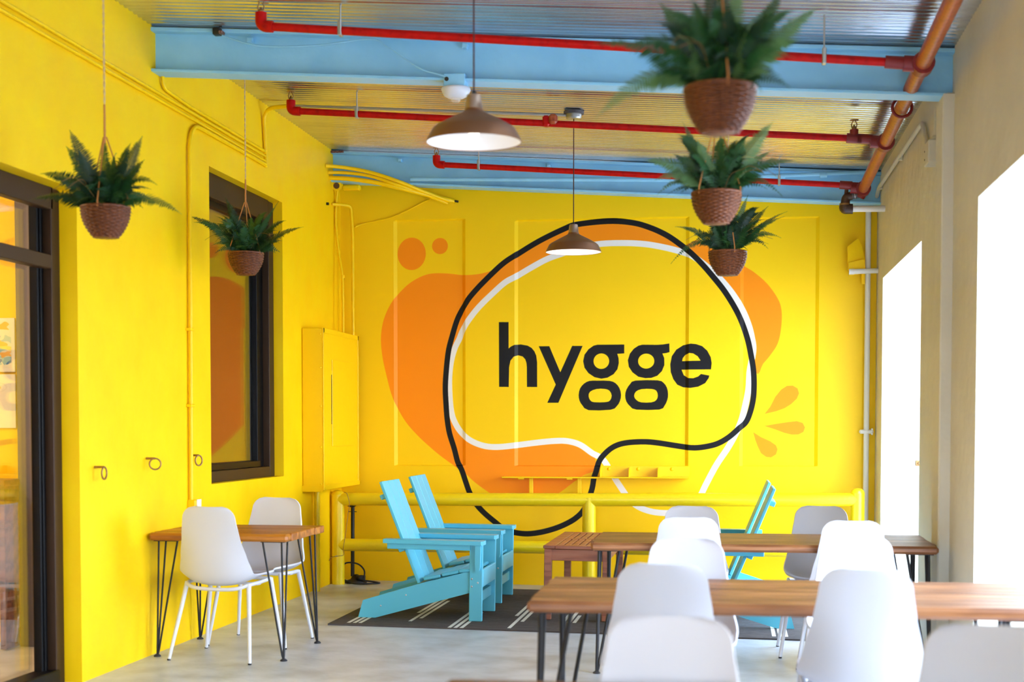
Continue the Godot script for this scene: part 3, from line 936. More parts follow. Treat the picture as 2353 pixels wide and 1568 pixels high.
	o = thing("corner_fitting", "yellow painted round pipe fitting in the top left corner", "fitting", Vector3(0.035, 3.575, 0.20))
	part(o, "elbow_ring", tubed([Vector3(0, 0, 0), Vector3(0.0, -0.012, 0.06)], 0.045, 16), mat.yellow_gloss)
	part(o, "opening", tubed([Vector3(0, -0.01, 0.05), Vector3(0.0, -0.012, 0.062)], 0.028, 14), plain(c8(90, 60, 8), 0.8))
	part(o, "bracket", boxed(Vector3(0.12, -0.02, -0.02), Vector3(0.16, 0.05, 0.07), 0.012), mat.yellow_gloss)
	o = thing("corner_cable", "bowed yellow cable from the corner fitting down to the cabinet", "cable", Vector3.ZERO, 0.0, "yellow cables above the cabinet")
	part(o, "cable", tubed(catmull3([Vector3(0.035, 3.55, 0.22), Vector3(0.02, 3.40, 0.22), Vector3(0.018, 3.20, 0.22), Vector3(0.05, 2.95, 0.24), Vector3(0.085, 2.75, 0.26), Vector3(0.092, 2.5, 0.27), Vector3(0.095, 2.235, 0.28)], 5), 0.012, 8), mat.yellow_gloss)
	part(o, "coupling", tubed([Vector3(0.087, 2.765, 0.258), Vector3(0.088, 2.735, 0.259)], 0.018, 8), mat.yellow_gloss)
	o = thing("corner_cable", "straight yellow conduit hooked at its top above the cabinet", "conduit", Vector3.ZERO, 0.0, "yellow cables above the cabinet")
	part(o, "pipe", tubed(bend([Vector3(0.0, 3.392, 0.30), Vector3(0.085, 3.40, 0.20), Vector3(0.135, 3.395, 0.14), Vector3(0.15, 3.15, 0.14), Vector3(0.152, 2.235, 0.14)], 0.10, 6), 0.015, 8), mat.yellow_gloss)
	part(o, "end_hole", tubed([Vector3(0.0, 3.372, 0.47), Vector3(0.02, 3.372, 0.47)], 0.013, 8), mat.black)
	o = thing("corner_cable", "faint painted cable sagging across the top of the mural wall", "cable", Vector3.ZERO, 0.0, "yellow cables above the cabinet")
	part(o, "cable", tubed(catmull3([Vector3(0.15, 3.22, 0.05), Vector3(0.22, 3.255, 0.01), Vector3(0.45, 3.30, 0.006), Vector3(0.62, 3.365, 0.006), Vector3(0.79, 3.445, 0.01), Vector3(0.88, 3.47, 0.03)], 6), 0.007, 6), mat.yellow_gloss)

	# right wall
	var x := ROOM_W - 0.022
	var rc := thing("right_conduit", "pale conduit running up the right wall and folding down to a box", "conduit")
	part(rc, "pipe", tubed(bend([Vector3(x - 0.01, 3.30, 0.12), Vector3(x, 3.42, 0.35), Vector3(x, 3.395, 3.10), Vector3(x, 3.385, 3.22), Vector3(x, 3.06, 3.66)], 0.10, 6), 0.017, 8), mat.cream)
	for z in [0.45, 1.9]: part(rc, "strap", boxed(Vector3(x + 0.008, 3.418 - 0.009 * z, z), Vector3(0.03, 0.05, 0.05), 0.004), mat.cream)
	var rb := thing("right_wall_box", "small pale electrical box high on the right wall beneath the beam", "electrical box", Vector3(ROOM_W - 0.04, 3.07, 3.90))
	part(rb, "box", boxed(Vector3.ZERO, Vector3(0.085, 0.135, 0.20), 0.006), mat.cream)
	for k in [-0.03, 0.02]: part(rb, "screw", tubed([Vector3(-0.043, k, -0.06), Vector3(-0.046, k, -0.06)], 0.006, 6), mat.black)
	part(rb, "riser", tubed([Vector3(0.005, 0.06, 0.05), Vector3(0.005, 0.26, 0.05)], 0.015, 8), mat.cream)
	part(rb, "connector", lathed([Vector2(0.026, 0.066), Vector2(0.026, 0.08), Vector2(0.017, 0.095), Vector2(0.0, 0.095)], 10, Vector3(0.005, 0, 0.05)), mat.cream)

# ---------------------------------------------------------------- fittings on the walls
func build_wall_fittings():
	var cab := thing("electrical_cabinet", "tall yellow painted electrical cabinet in the far left corner", "cabinet", Vector3(0, 0.88, 0.08))
	part(cab, "body", boxed(Vector3(0.091, 0.675, 0.59), Vector3(0.178, 1.35, 1.18), 0.006), mat.yellow_gloss)
	var fr := begin()
	box(fr, Vector3(0.183, 0.675, 1.165), Vector3(0.008, 1.35, 0.035), 0.002)
	box(fr, Vector3(0.183, 0.675, 0.015), Vector3(0.008, 1.35, 0.03), 0.002)
	box(fr, Vector3(0.184, 0.02, 0.59), Vector3(0.014, 0.04, 1.2), 0.002)
	box(fr, Vector3(0.183, 1.33, 0.59), Vector3(0.008, 0.04, 1.18), 0.002)
	part(cab, "trim", fr, mat.yellow_gloss)
	part(cab, "cabinet_door", boxed(Vector3(0.184, 0.73, 0.56), Vector3(0.008, 0.74, 0.70), 0.003), mat.yellow_gloss)
	part(cab, "door_gap", boxed(Vector3(0.181, 0.76, 0.914), Vector3(0.006, 0.42, 0.007)), plain(c8(120, 70, 6), 0.9))
	for h in [0.05, 0.36, 0.7, 1.02, 1.30]:
		part(cab, "screw", lathed([Vector2(0.009, 0), Vector2(0.006, 0.005), Vector2(0, 0.006)], 8, Vector3(0.16, h, 1.18), Basis(Vector3.RIGHT, PI / 2)), mat.yellow_gloss)
	part(cab, "bottom_lip", boxed(Vector3(0.09, 0.01, 1.178), Vector3(0.18, 0.05, 0.012), 0.002), mat.yellow_gloss)

	var ob := thing("outlet_box", "yellow outlet box with a white cover plate low on left wall", "outlet", Vector3(0.0, 0.87, 3.87))
	part(ob, "box", boxed(Vector3(0.025, 0, 0), Vector3(0.05, 0.12, 0.075), 0.004), mat.yellow_gloss)
	part(ob, "cover", boxed(Vector3(0.053, 0.018, -0.03), Vector3(0.008, 0.085, 0.075), 0.002), mat.white_paint, "white cover plate")
	var names := ["leftmost of three steel ring hooks on left wall, beside the shop door", "middle steel ring hook of three on left wall, seen face on", "steel ring hook right beside the vertical conduit on left wall"]
	var zs := [5.345, 4.60, 3.85]
	var ys := [1.186, 1.218, 1.222]
	for i in 3:
		var h := thing("wall_hook", names[i], "hook", Vector3(0, ys[i], zs[i]), 0.0, "ring hooks on the left wall")
		part(h, "shank", tubed([Vector3(0, 0, 0), Vector3(0.058, 0, 0)], 0.007, 8), mat.brass)
		var r := []
		var wide: float = [0.0, 1.2, 0.35][i]
		for k in 17:
			var a := TAU * k / 16
			r.append(Vector3(0.058, -0.034 + 0.034 * cos(a), 0) + Vector3(sin(wide), 0, -cos(wide)) * 0.034 * sin(a))
		part(h, "ring", tubed(r, 0.0055, 6), mat.brass)

	# guard rail
	var g := thing("guard_rail", "thick yellow pipe guard rail in front of the mural wall", "railing")
	var z := 0.38
	var posts := [0.066, 2.318, 4.605]
	for i in 3:
		var px: float = posts[i]
		var top: float = [0.80, 0.79, 0.845][i]
		part(g, "post", tubed([Vector3(px, floor_y(px) - 0.02, z), Vector3(px, top, z)], 0.058, 20), mat.yellow_pipe)
		if i != 1: part(g, "post_cap", lathed([Vector2(0.058, 0), Vector2(0.052, 0.02), Vector2(0.035, 0.036), Vector2(0, 0.043)], 20, Vector3(px, top, z)), mat.yellow_pipe)
	part(g, "rail", tubed([Vector3(0.066, 0.762, z), Vector3(2.318, 0.772, z), Vector3(4.605, 0.790, z)], 0.057, 20), mat.yellow_pipe)
	part(g, "rail", tubed([Vector3(0.066, 0.353, z), Vector3(2.318, 0.352, z), Vector3(4.605, 0.35, z)], 0.056, 20), mat.yellow_pipe)
	var thin := thing("thin_post", "thin yellow pipe beside the guard rail post under the cabinet", "pipe")
	part(thin, "pipe", tubed([Vector3(0.045, -0.01, 0.98), Vector3(0.045, 0.89, 0.98)], 0.024, 10), mat.yellow_pipe)

	# shelf with compartments above the rail
	var s := thing("wall_shelf", "long yellow metal shelf with open trays on the mural wall", "shelf")
	part(s, "shelf_plate", boxed(Vector3(1.955, 0.955, 0.075), Vector3(0.89, 0.012, 0.15), 0.003), mat.yellow_gloss)
	part(s, "tray_floor", boxed(Vector3(2.78, 0.957, 0.075), Vector3(0.79, 0.012, 0.15), 0.003), mat.yellow_gloss)
	part(s, "tray_back", boxed(Vector3(2.78, 1.01, 0.008), Vector3(0.79, 0.10, 0.012), 0.003), mat.yellow_gloss)
	for dx in [2.39, 2.645, 2.90]:
		var pr := [Vector2(0, 0), Vector2(0.13, 0), Vector2(0.13, 0.03), Vector2(0.11, 0.065), Vector2(0.07, 0.082), Vector2(0, 0.082)]
		part(s, "divider", prismed(pr, 0.006, Vector3(dx, 0.962, 0.01), Basis(Vector3(0, 0, 1), Vector3(0, 1, 0), Vector3(-1, 0, 0))), mat.yellow_gloss)
	for dx in [2.46, 2.72, 3.02]: part(s, "rivet", lathed([Vector2(0.016, 0), Vector2(0.012, 0.006), Vector2(0, 0.008)], 10, Vector3(dx, 1.03, 0.014), Basis(Vector3.RIGHT, PI / 2)), mat.yellow_gloss)
	for dx in [1.765, 2.20]:
		part(s, "support", boxed(Vector3(dx, 0.86, 0.05), Vector3(0.035, 0.19, 0.03), 0.003), mat.yellow_gloss)
		part(s, "cleat", boxed(Vector3(dx - 0.08, 0.944, 0.13), Vector3(0.05, 0.012, 0.03), 0.002), mat.yellow_gloss)

	# yellow plate fixture in the right corner
	var f := thing("plate_fixture", "yellow painted angular metal plate high in the right corner", "fixture", Vector3(4.60, 2.86, 0.05))
	part(f, "plate", prismed([Vector2(-0.07, -0.10), Vector2(0.075, -0.10), Vector2(0.073, 0.0), Vector2(0.045, 0.11), Vector2(0.012, 0.172), Vector2(-0.078, 0.10)], 0.02, Vector3(0, 0, 0.05), Basis(Vector3.UP, 0.12)), mat.yellow_gloss)
	part(f, "lip", prismed([Vector2(-0.065, -0.15), Vector2(0.08, -0.125), Vector2(0.065, -0.02), Vector2(0.05, -0.012), Vector2(-0.07, -0.04)], 0.03, Vector3(0, 0, 0.07)), mat.yellow_gloss)
	part(f, "stem", boxed(Vector3(0.06, -0.17, 0.03), Vector3(0.03, 0.10, 0.02), 0.004), mat.yellow_gloss)
	# latch on the reveal of the far opening
	var l := thing("gate_latch", "small brass gate latch on the white side of the far opening", "latch", Vector3(5.085, 1.105, 0.54))
	part(l, "plate", boxed(Vector3(0, 0, 0.006), Vector3(0.05, 0.045, 0.012), 0.003), mat.brass)
	part(l, "knob", tubed([Vector3(0.005, 0, 0.01), Vector3(0.005, 0, 0.05)], 0.012, 10), mat.brass)
	part(l, "keeper", boxed(Vector3(0.03, 0, 0.025), Vector3(0.02, 0.04, 0.04), 0.003), plain(c8(70, 90, 70), 0.5, 0.5))

	# upright black stand with a hose
	var st := thing("black_stand", "black floor stand with flared top and looped hose by guard rail", "stand", Vector3(0.165, floor_y(0.165), 0.25))
	part(st, "pole", tubed([Vector3(0, 0.06, 0), Vector3(0.004, 0.69, 0)], 0.017, 14), mat.black)
	part(st, "handle_cup", lathed([Vector2(0.017, 0), Vector2(0.045, 0.014), Vector2(0.05, 0.02), Vector2(0.03, 0.02), Vector2(0, 0.012)], 18, Vector3(0.005, 0.685, 0), Basis(Vector3(0, 0, 1), 0.15)), mat.black)
	part(st, "crossbar", tubed([Vector3(-0.035, 0.645, 0), Vector3(0.04, 0.645, 0)], 0.004, 6), mat.black)
	part(st, "foot_plate", lathed([Vector2(0, 0), Vector2(0.10, 0), Vector2(0.10, 0.018), Vector2(0.05, 0.035), Vector2(0.025, 0.075), Vector2(0, 0.08)], 20, Vector3(0.03, 0, 0)), mat.black)
	part(st, "knob", lathed([Vector2(0, 0.03), Vector2(0.04, 0.03), Vector2(0.042, 0.07), Vector2(0, 0.075)], 16, Vector3(0.085, 0, 0.03)), mat.black)
	part(st, "hose", tubed(catmull3([Vector3(-0.07, 0.05, 0.05), Vector3(-0.085, 0.14, 0.05), Vector3(-0.04, 0.185, 0.04), Vector3(0.06, 0.175, 0.04), Vector3(0.12, 0.12, 0.05), Vector3(0.12, 0.05, 0.06)], 6), 0.007, 8), mat.rubber)
	part(st, "hose", tubed(catmull3([Vector3(-0.05, 0.03, 0.08), Vector3(0.05, 0.012, 0.16), Vector3(0.18, 0.012, 0.17), Vector3(0.27, 0.012, 0.10), Vector3(0.22, 0.015, 0.05), Vector3(0.10, 0.03, 0.05)], 6), 0.008, 8), mat.rubber)
	var wr := thing("loose_wire", "thin brown wire hanging over the guard rail by the black stand", "wire")
	part(wr, "wire", tubed(catmull3([Vector3(0.13, 0.825, 0.40), Vector3(0.17, 0.81, 0.45), Vector3(0.19, 0.72, 0.45), Vector3(0.175, 0.62, 0.45), Vector3(0.155, 0.46, 0.45), Vector3(0.135, 0.33, 0.46), Vector3(0.14, 0.27, 0.47), Vector3(0.10, 0.26, 0.47), Vector3(0.03, 0.245, 0.48), Vector3(0.01, 0.215, 0.48)], 5), 0.003, 5), mat.dry)
	part(wr, "ferrule", tubed([Vector3(0.065, 0.256, 0.475), Vector3(0.085, 0.26, 0.475)], 0.006, 6), mat.steel)

# ---------------------------------------------------------------- rug, garden chairs, slatted table
func build_lounge():
	make_rug()
	var tilt := -atan(SLOPE)
	var first := adirondack()
	first.position = Vector3(0.815, floor_y(0.815) + 0.012, 2.315)
	first.rotation.z = tilt
	var a := copy_of(first, "adirondack_chair", "turquoise adirondack chair on left, farther of two, nearer the mural wall", Vector3(0.79, floor_y(0.79) + 0.012, 1.205), 0)
	a.rotation.z = tilt
	var b := copy_of(first, "adirondack_chair", "turquoise adirondack chair on right facing left, half hidden behind dining table", Vector3(3.995, floor_y(3.995) + 0.012, 2.19), PI)
	b.rotation.z = -tilt
	var c := copy_of(first, "adirondack_chair", "turquoise adirondack chair on right, the farther one, facing left near mural wall", Vector3(3.99, floor_y(3.99) + 0.012, 1.10), PI)
	c.rotation.z = -tilt
	coffee_table()

func make_rug():
	var x0 := 0.69
	var x1 := 4.30
	var z0 := 0.46
	var z1 := 2.985
	var k := 300.0
	var w := int((x1 - x0) * k)
	var h := int((z1 - z0) * k)
	var img := Image.create(w, h, false, Image.FORMAT_RGB8)
	img.fill(c8(84, 77, 74))
	var r := RandomNumberGenerator.new()
	r.seed = 3
	for y in h:
		var shade := r.randf_range(-0.025, 0.03)
		img.fill_rect(Rect2i(0, y, w, 1), c8(84, 77, 74).lightened(shade) if shade > 0 else c8(84, 77, 74).darkened(-shade))
		for i in 26: img.fill_rect(Rect2i(r.randi_range(0, w), y, r.randi_range(4, 40), 1), c8(98, 90, 86) if i % 2 else c8(72, 65, 62))
	var line := func(x: float, a: float, b: float):
		img.fill_rect(Rect2i(int((x - 0.012 - x0) * k), int((a - z0) * k), 8, int((b - a) * k)), c8(222, 218, 206))
	for i in 4:
		var x := 1.235 + 0.755 * i
		line.call(x - 0.043, 1.27, 2.24); line.call(x, 1.16, 2.72 + 0.19 * (i % 2)); line.call(x + 0.043, 1.44, 2.55)
		line.call(x - 0.02, 0.40, 0.75); line.call(x + 0.022, 0.40, 0.66)
	for i in 5:
		var x := 0.862 + 0.755 * i
		var end: float = [2.90, 2.985, 2.53, 2.985, 2.88][i]
		line.call(x - 0.042, 1.95 if i != 1 else 1.85, end); line.call(x, 1.75, end); line.call(x + 0.042, 2.1, end)
	var st := begin()
	flat(st)
	var y0 := floor_y(x0)
	var y1 := floor_y(x1)
	var t := 0.011
	var p := [Vector3(x0, y0 + t, z1), Vector3(x1, y1 + t, z1), Vector3(x1, y1 + t, z0), Vector3(x0, y0 + t, z0)]
	var uv := [Vector2(0, 1), Vector2(1, 1), Vector2(1, 0), Vector2(0, 0)]
	for i in [0, 2, 1, 0, 3, 2]:
		st.set_uv(uv[i]); st.add_vertex(p[i])
	st.set_uv(Vector2(0.005, 0.005))
	for i in 4:
		var d := Vector3(0, -t, 0)
		quad(st, p[i] + d, p[(i + 1) % 4] + d, p[(i + 1) % 4], p[i])
	var m := plain(Color.WHITE, 0.95, 0.0, 0.2)
	m.albedo_texture = ImageTexture.create_from_image(img)
	single("rug", st, m, "flat woven charcoal rug with groups of thin white lines", "rug")

# local +x is the front; the origin is the heel of the runners
func adirondack() -> Node3D:
	var t := thing("adirondack_chair", "turquoise adirondack chair on left, nearest the camera, facing right on the rug", "chair", Vector3.ZERO, 0.0, "adirondack chairs on the rug")
	var m: Material = mat.turquoise
	for s in [-1.0, 1.0]:
		part(t, "leg", boxed(Vector3(0.885, 0.28, 0.30 * s), Vector3(0.097, 0.56, 0.03), 0.004), m)
		var runner := [Vector2(0.0, 0.0), Vector2(0.13, 0.0), Vector2(0.84, 0.205), Vector2(0.84, 0.365), Vector2(0.46, 0.262), Vector2(0.035, 0.128)]
		part(t, "runner", prismed(runner, 0.028, Vector3(0, 0, 0.27 * s + 0.014)), m)
		var arm := [Vector2(0.20, -0.055), Vector2(0.93, -0.075), Vector2(0.945, -0.06), Vector2(0.945, 0.06), Vector2(0.93, 0.075), Vector2(0.20, 0.055)]
		part(t, "armrest", prismed(arm, 0.030, Vector3(0, 0.59, 0.305 * s), Basis(Vector3(1, 0, 0), Vector3(0, 0, -1), Vector3(0, 1, 0))), m)
		part(t, "arm_rail", boxed(Vector3(0.535, 0.540, 0.318 * s), Vector3(0.62, 0.045, 0.024), 0.003), m)
		var br := [Vector2(0.885, 0.56), Vector2(0.885, 0.40), Vector2(0.892, 0.375), Vector2(0.915, 0.375), Vector2(0.922, 0.40), Vector2(0.925, 0.56)]
		part(t, "bracket", prismed(br, 0.05, Vector3(0, 0, 0.315 + 0.05) if s > 0 else Vector3(0, 0, -0.315)), m)
		for q in [Vector2(0.856, 0.31), Vector2(0.90, 0.283), Vector2(0.856, 0.255)]:
			part(t, "screw", lathed([Vector2(0.008, 0), Vector2(0.006, 0.004), Vector2(0, 0.005)], 8, Vector3(q.x, q.y, 0.315 * s), Basis(Vector3.RIGHT, PI / 2 * s)), mat.screw)
		for q in [Vector2(0.36, 0.175), Vector2(0.17, 0.09)]:
			part(t, "screw", lathed([Vector2(0.007, 0), Vector2(0.005, 0.004), Vector2(0, 0.005)], 8, Vector3(q.x, q.y, 0.284 * s), Basis(Vector3.RIGHT, PI / 2 * s)), mat.screw)
	# seat boards bowed along the runners, and the lip in front
	var seats := [[0.555, 0.312, 0.20], [0.69, 0.345, 0.22], [0.818, 0.368, 0.10]]
	for q in seats:
		part(t, "seat_slat", boxed(Vector3(q[0], q[1], 0), Vector3(0.128, 0.024, 0.60), 0.006, Basis(Vector3(0, 0, 1), q[2])), m)
	part(t, "seat_front", boxed(Vector3(0.925, 0.315, 0), Vector3(0.024, 0.13, 0.572), 0.005), m)
	part(t, "front_stretcher", boxed(Vector3(0.885, 0.165, 0), Vector3(0.04, 0.075, 0.572), 0.004), m)
	# back of three boards
	var a := Vector3(0.455, 0.265, 0)
	var b := Vector3(0.16, 1.005, 0)
	var up := (b - a).normalized()
	var front := Vector3(up.y, -up.x, 0)
	var bs := Basis(front, up, Vector3(0, 0, 1))
	for k in [-1, 0, 1]:
		part(t, "back_slat", boxed((a + b) * 0.5 + Vector3(0, 0, 0.19 * k), Vector3(0.024, a.distance_to(b), 0.186), 0.004, bs), m)
	part(t, "back_brace", boxed(a.lerp(b, 0.865) - front * 0.032, Vector3(0.04, 0.036, 0.50), 0.004, bs), m)
	part(t, "back_brace", boxed(a.lerp(b, 0.36) - front * 0.032, Vector3(0.04, 0.05, 0.60), 0.004, bs), m)
	part(t, "rear_stretcher", boxed(Vector3(0.44, 0.215, 0), Vector3(0.03, 0.07, 0.51), 0.004), m)
	return t

func coffee_table():
	var x0 := 2.165
	var x1 := 2.665
	var z0 := 1.00
	var z1 := 2.42
	var y := floor_y(2.4) + 0.012
	var top := 0.552
	var t := thing("coffee_table", "low reddish wooden slatted table between the turquoise chairs", "table", Vector3((x0 + x1) / 2, y, (z0 + z1) / 2))
	t.rotation.z = -atan(SLOPE)
	var m: Material = mat.red_wood
	var hw := (x1 - x0) / 2
	var hd := (z1 - z0) / 2
	for sx in [-1.0, 1.0]:
		for sz in [-1.0, 1.0]:
			part(t, "leg", boxed(Vector3(sx * (hw - 0.035), (top - 0.025) / 2, sz * (hd - 0.035)), Vector3(0.055, top - 0.025, 0.055), 0.004), m)
		part(t, "apron", boxed(Vector3(sx * (hw - 0.03), top - 0.07, 0), Vector3(0.022, 0.085, hd * 2 - 0.10), 0.003), m)
		part(t, "top_board", boxed(Vector3(sx * (hw - 0.045), top - 0.0125, 0), Vector3(0.09, 0.025, hd * 2), 0.004), m)
	for sz in [-1.0, 1.0]:
		part(t, "apron", boxed(Vector3(0, top - 0.07, sz * (hd - 0.03)), Vector3(hw * 2 - 0.10, 0.085, 0.022), 0.003), m)
		part(t, "end_board", boxed(Vector3(0, top - 0.0127, sz * (hd - 0.045)), Vector3(hw * 2 - 0.18, 0.025, 0.09), 0.003), m)
	part(t, "middle_board", boxed(Vector3(0, top - 0.0127, 0), Vector3(hw * 2 - 0.18, 0.024, 0.07), 0.003), m)
	for row in [-1.0, 1.0]:
		for k in 6:
			var w := (hw * 2 - 0.18) / 6.0
			part(t, "slat", boxed(Vector3(-hw + 0.09 + w * (k + 0.5), top - 0.0125, row * (hd - 0.09 + 0.035) / 2), Vector3(w - 0.011, 0.022, hd - 0.125), 0.003), m)

# ---------------------------------------------------------------- dining tables and shell chairs
# planks run along x; the top is level, each hairpin leg reaches the sloping floor
func dining_table(label: String, x0: float, x1: float, z0: float, z1: float, top: float, planks: int, kind: String, rod: float):
	var t := thing("dining_table", label, "table", Vector3((x0 + x1) / 2, floor_y((x0 + x1) / 2), (z0 + z1) / 2))
	var o := t.position
	var thick := 0.046
	var w := (z1 - z0) / planks
	for k in planks:
		var len := x1 - x0 + rng.randf_range(-0.006, 0.006)
		var st := boxed(Vector3(rng.randf_range(-0.003, 0.003), top - o.y - thick / 2 + rng.randf_range(-0.0008, 0.0008), z0 - o.z + w * (k + 0.5)), Vector3(len, thick, w - 0.0012), 0.014 if k == planks - 1 else 0.004)
		part(t, "plank", st, mat["%s_%d" % [kind, (k * 2 + planks) % 3]])
	for sx in [-1.0, 1.0]:
		for sz in [-1.0, 1.0]:
			var cx: float = (x0 if sx < 0 else x1) - sx * 0.05
			var cz: float = (z0 if sz < 0 else z1) - sz * 0.05
			var fy := floor_y(cx) - o.y
			var foot := Vector3(cx - o.x + sx * 0.012, fy + 0.012, cz - o.z + sz * 0.012)
			var under := top - o.y - thick
			var leg := begin()
			for q in [Vector3(0, 0, 0), Vector3(-sx * 0.12, 0, 0), Vector3(0, 0, -sz * 0.12)]:
				var hi: Vector3 = Vector3(cx - o.x, under, cz - o.z) + q
				tube(leg, [hi, hi.lerp(foot + q.normalized() * 0.006, 0.97), foot + q.normalized() * 0.003], rod, 8)
			box(leg, Vector3(cx - o.x - sx * 0.05, under - 0.003, cz - o.z - sz * 0.05), Vector3(0.15, 0.005, 0.15))
			var l := part(t, "hairpin_leg", leg, mat.black_steel)
			part(l, "foot_pad", lathed([Vector2(0, 0), Vector2(0.022, 0), Vector2(0.022, 0.006), Vector2(0.012, 0.014), Vector2(0, 0.016)], 14, Vector3(foot.x, fy, foot.z)), mat.rubber)

# one continuous moulded shell: seat, bend and back; local +z is the front
func shell_mesh() -> SurfaceTool:
	var line := catmull([Vector2(0.245, 0.488), Vector2(0.235, 0.500), Vector2(0.15, 0.499), Vector2(0.03, 0.480), Vector2(-0.08, 0.464), Vector2(-0.155, 0.466), Vector2(-0.207, 0.500), Vector2(-0.230, 0.575), Vector2(-0.244, 0.68), Vector2(-0.258, 0.80), Vector2(-0.272, 0.885), Vector2(-0.282, 0.940)], 4, false)
	var n := line.size()
	var length := [0.0]
	for i in range(1, n): length.append(length[-1] + line[i].distance_to(line[i - 1]))
	var total: float = length[-1]
	var cols := 18
	var front := []
	var back := []
	var widths := [[0.0, 0.205], [0.12, 0.228], [0.30, 0.232], [0.45, 0.235], [0.55, 0.234], [0.66, 0.212], [0.80, 0.186], [0.92, 0.170], [1.0, 0.163]]
	for i in n:
		var s: float = length[i] / total
		var hw := 0.2
		for k in widths.size() - 1:
			if s >= widths[k][0] and s <= widths[k + 1][0]:
				hw = lerpf(widths[k][1], widths[k + 1][1], smoothstep(0, 1, (s - widths[k][0]) / (widths[k + 1][0] - widths[k][0])) * 0.5 + 0.5 * (s - widths[k][0]) / (widths[k + 1][0] - widths[k][0]))
		var to_top: float = total - length[i]
		var rr := 0.075
		if to_top < rr: hw -= rr - sqrt(maxf(0.0, rr * rr - pow(rr - to_top, 2.0)))
		var from_front: float = length[i]
		if from_front < 0.05: hw -= 0.05 - sqrt(maxf(0.0, 0.0025 - pow(0.05 - from_front, 2.0)))
		var tan: Vector2 = (line[mini(i + 1, n - 1)] - line[maxi(i - 1, 0)]).normalized()
		var nrm := Vector3(0, -tan.x, tan.y)       # to the sitter's side
		if nrm.y < 0 and s < 0.4: nrm = -nrm
		var curl := lerpf(0.022, 0.075, smoothstep(0.0, 0.5, s)) if s < 0.5 else lerpf(0.075, 0.014, smoothstep(0.5, 0.9, s))
		var f := []
		var b := []
		for k in cols + 1:
			var u := -1.0 + 2.0 * k / cols
			var side := sin(u * PI / 2) * 0.35 + u * 0.65
			var p := Vector3(side * hw, line[i].y, line[i].x) + nrm * curl * pow(absf(side), 2.6)
			var slope := curl * 2.6 * pow(absf(side), 1.6) * signf(side) / hw
			var nn := (nrm - Vector3(slope, 0, 0)).normalized()
			f.append(p)
			b.append(p - nn * 0.011)
		front.append(f); back.append(b)
	var st := begin()
	smooth(st, 1)
	for i in n - 1:
		for k in cols:
			quad(st, front[i][k], front[i + 1][k], front[i + 1][k + 1], front[i][k + 1])
			quad(st, back[i][k], back[i][k + 1], back[i + 1][k + 1], back[i + 1][k])
	smooth(st, 2)
	for i in n - 1:
		quad(st, back[i][0], back[i + 1][0], front[i + 1][0], front[i][0])
		quad(st, front[i][cols], front[i + 1][cols], back[i + 1][cols], back[i][cols])
	for k in cols:
		quad(st, back[0][k + 1], back[0][k], front[0][k], front[0][k + 1])
		quad(st, back[n - 1][k], back[n - 1][k + 1], front[n - 1][k + 1], front[n - 1][k])
	return st

func shell_chair() -> Node3D:
	var t := thing("dining_chair", "white shell chair at left table, back turned to the camera", "chair", Vector3.ZERO, 0.0, "white shell chairs")
	part(t, "seat_shell", shell_mesh(), mat.shell)
	var fr := begin()
	var hoop := [Vector3(-0.20, 0.474, 0.19), Vector3(-0.212, 0.468, 0.0), Vector3(-0.203, 0.464, -0.13), Vector3(-0.135, 0.442, -0.182), Vector3(0, 0.436, -0.195), Vector3(0.135, 0.442, -0.182), Vector3(0.203, 0.464, -0.13), Vector3(0.212, 0.468, 0.0), Vector3(0.20, 0.474, 0.19)]
	tube(fr, catmull3(hoop, 5), 0.0115, 10)
	tube(fr, [Vector3(-0.20, 0.474, 0.185), Vector3(0.20, 0.474, 0.185)], 0.0115, 10)
	box(fr, Vector3(0, 0.458, 0.0), Vector3(0.42, 0.012, 0.05))
	part(t, "frame", fr, mat.white_metal)
	for sx in [-1.0, 1.0]:
		for sz in [-1.0, 1.0]:
			var hi := Vector3(sx * 0.203, 0.478 if sz > 0 else 0.470, 0.185 if sz > 0 else -0.135)
			var lo := Vector3(sx * 0.265, 0.006, sz * 0.25)
			var l := part(t, "leg", tubed([hi, lo], [0.0145, 0.0105], 12), mat.white_metal)
			part(l, "foot_cap", tubed([lo + Vector3(0, 0.004, 0), lo + Vector3(0, -0.006, 0)], 0.0108, 10), mat.rubber)
	return t

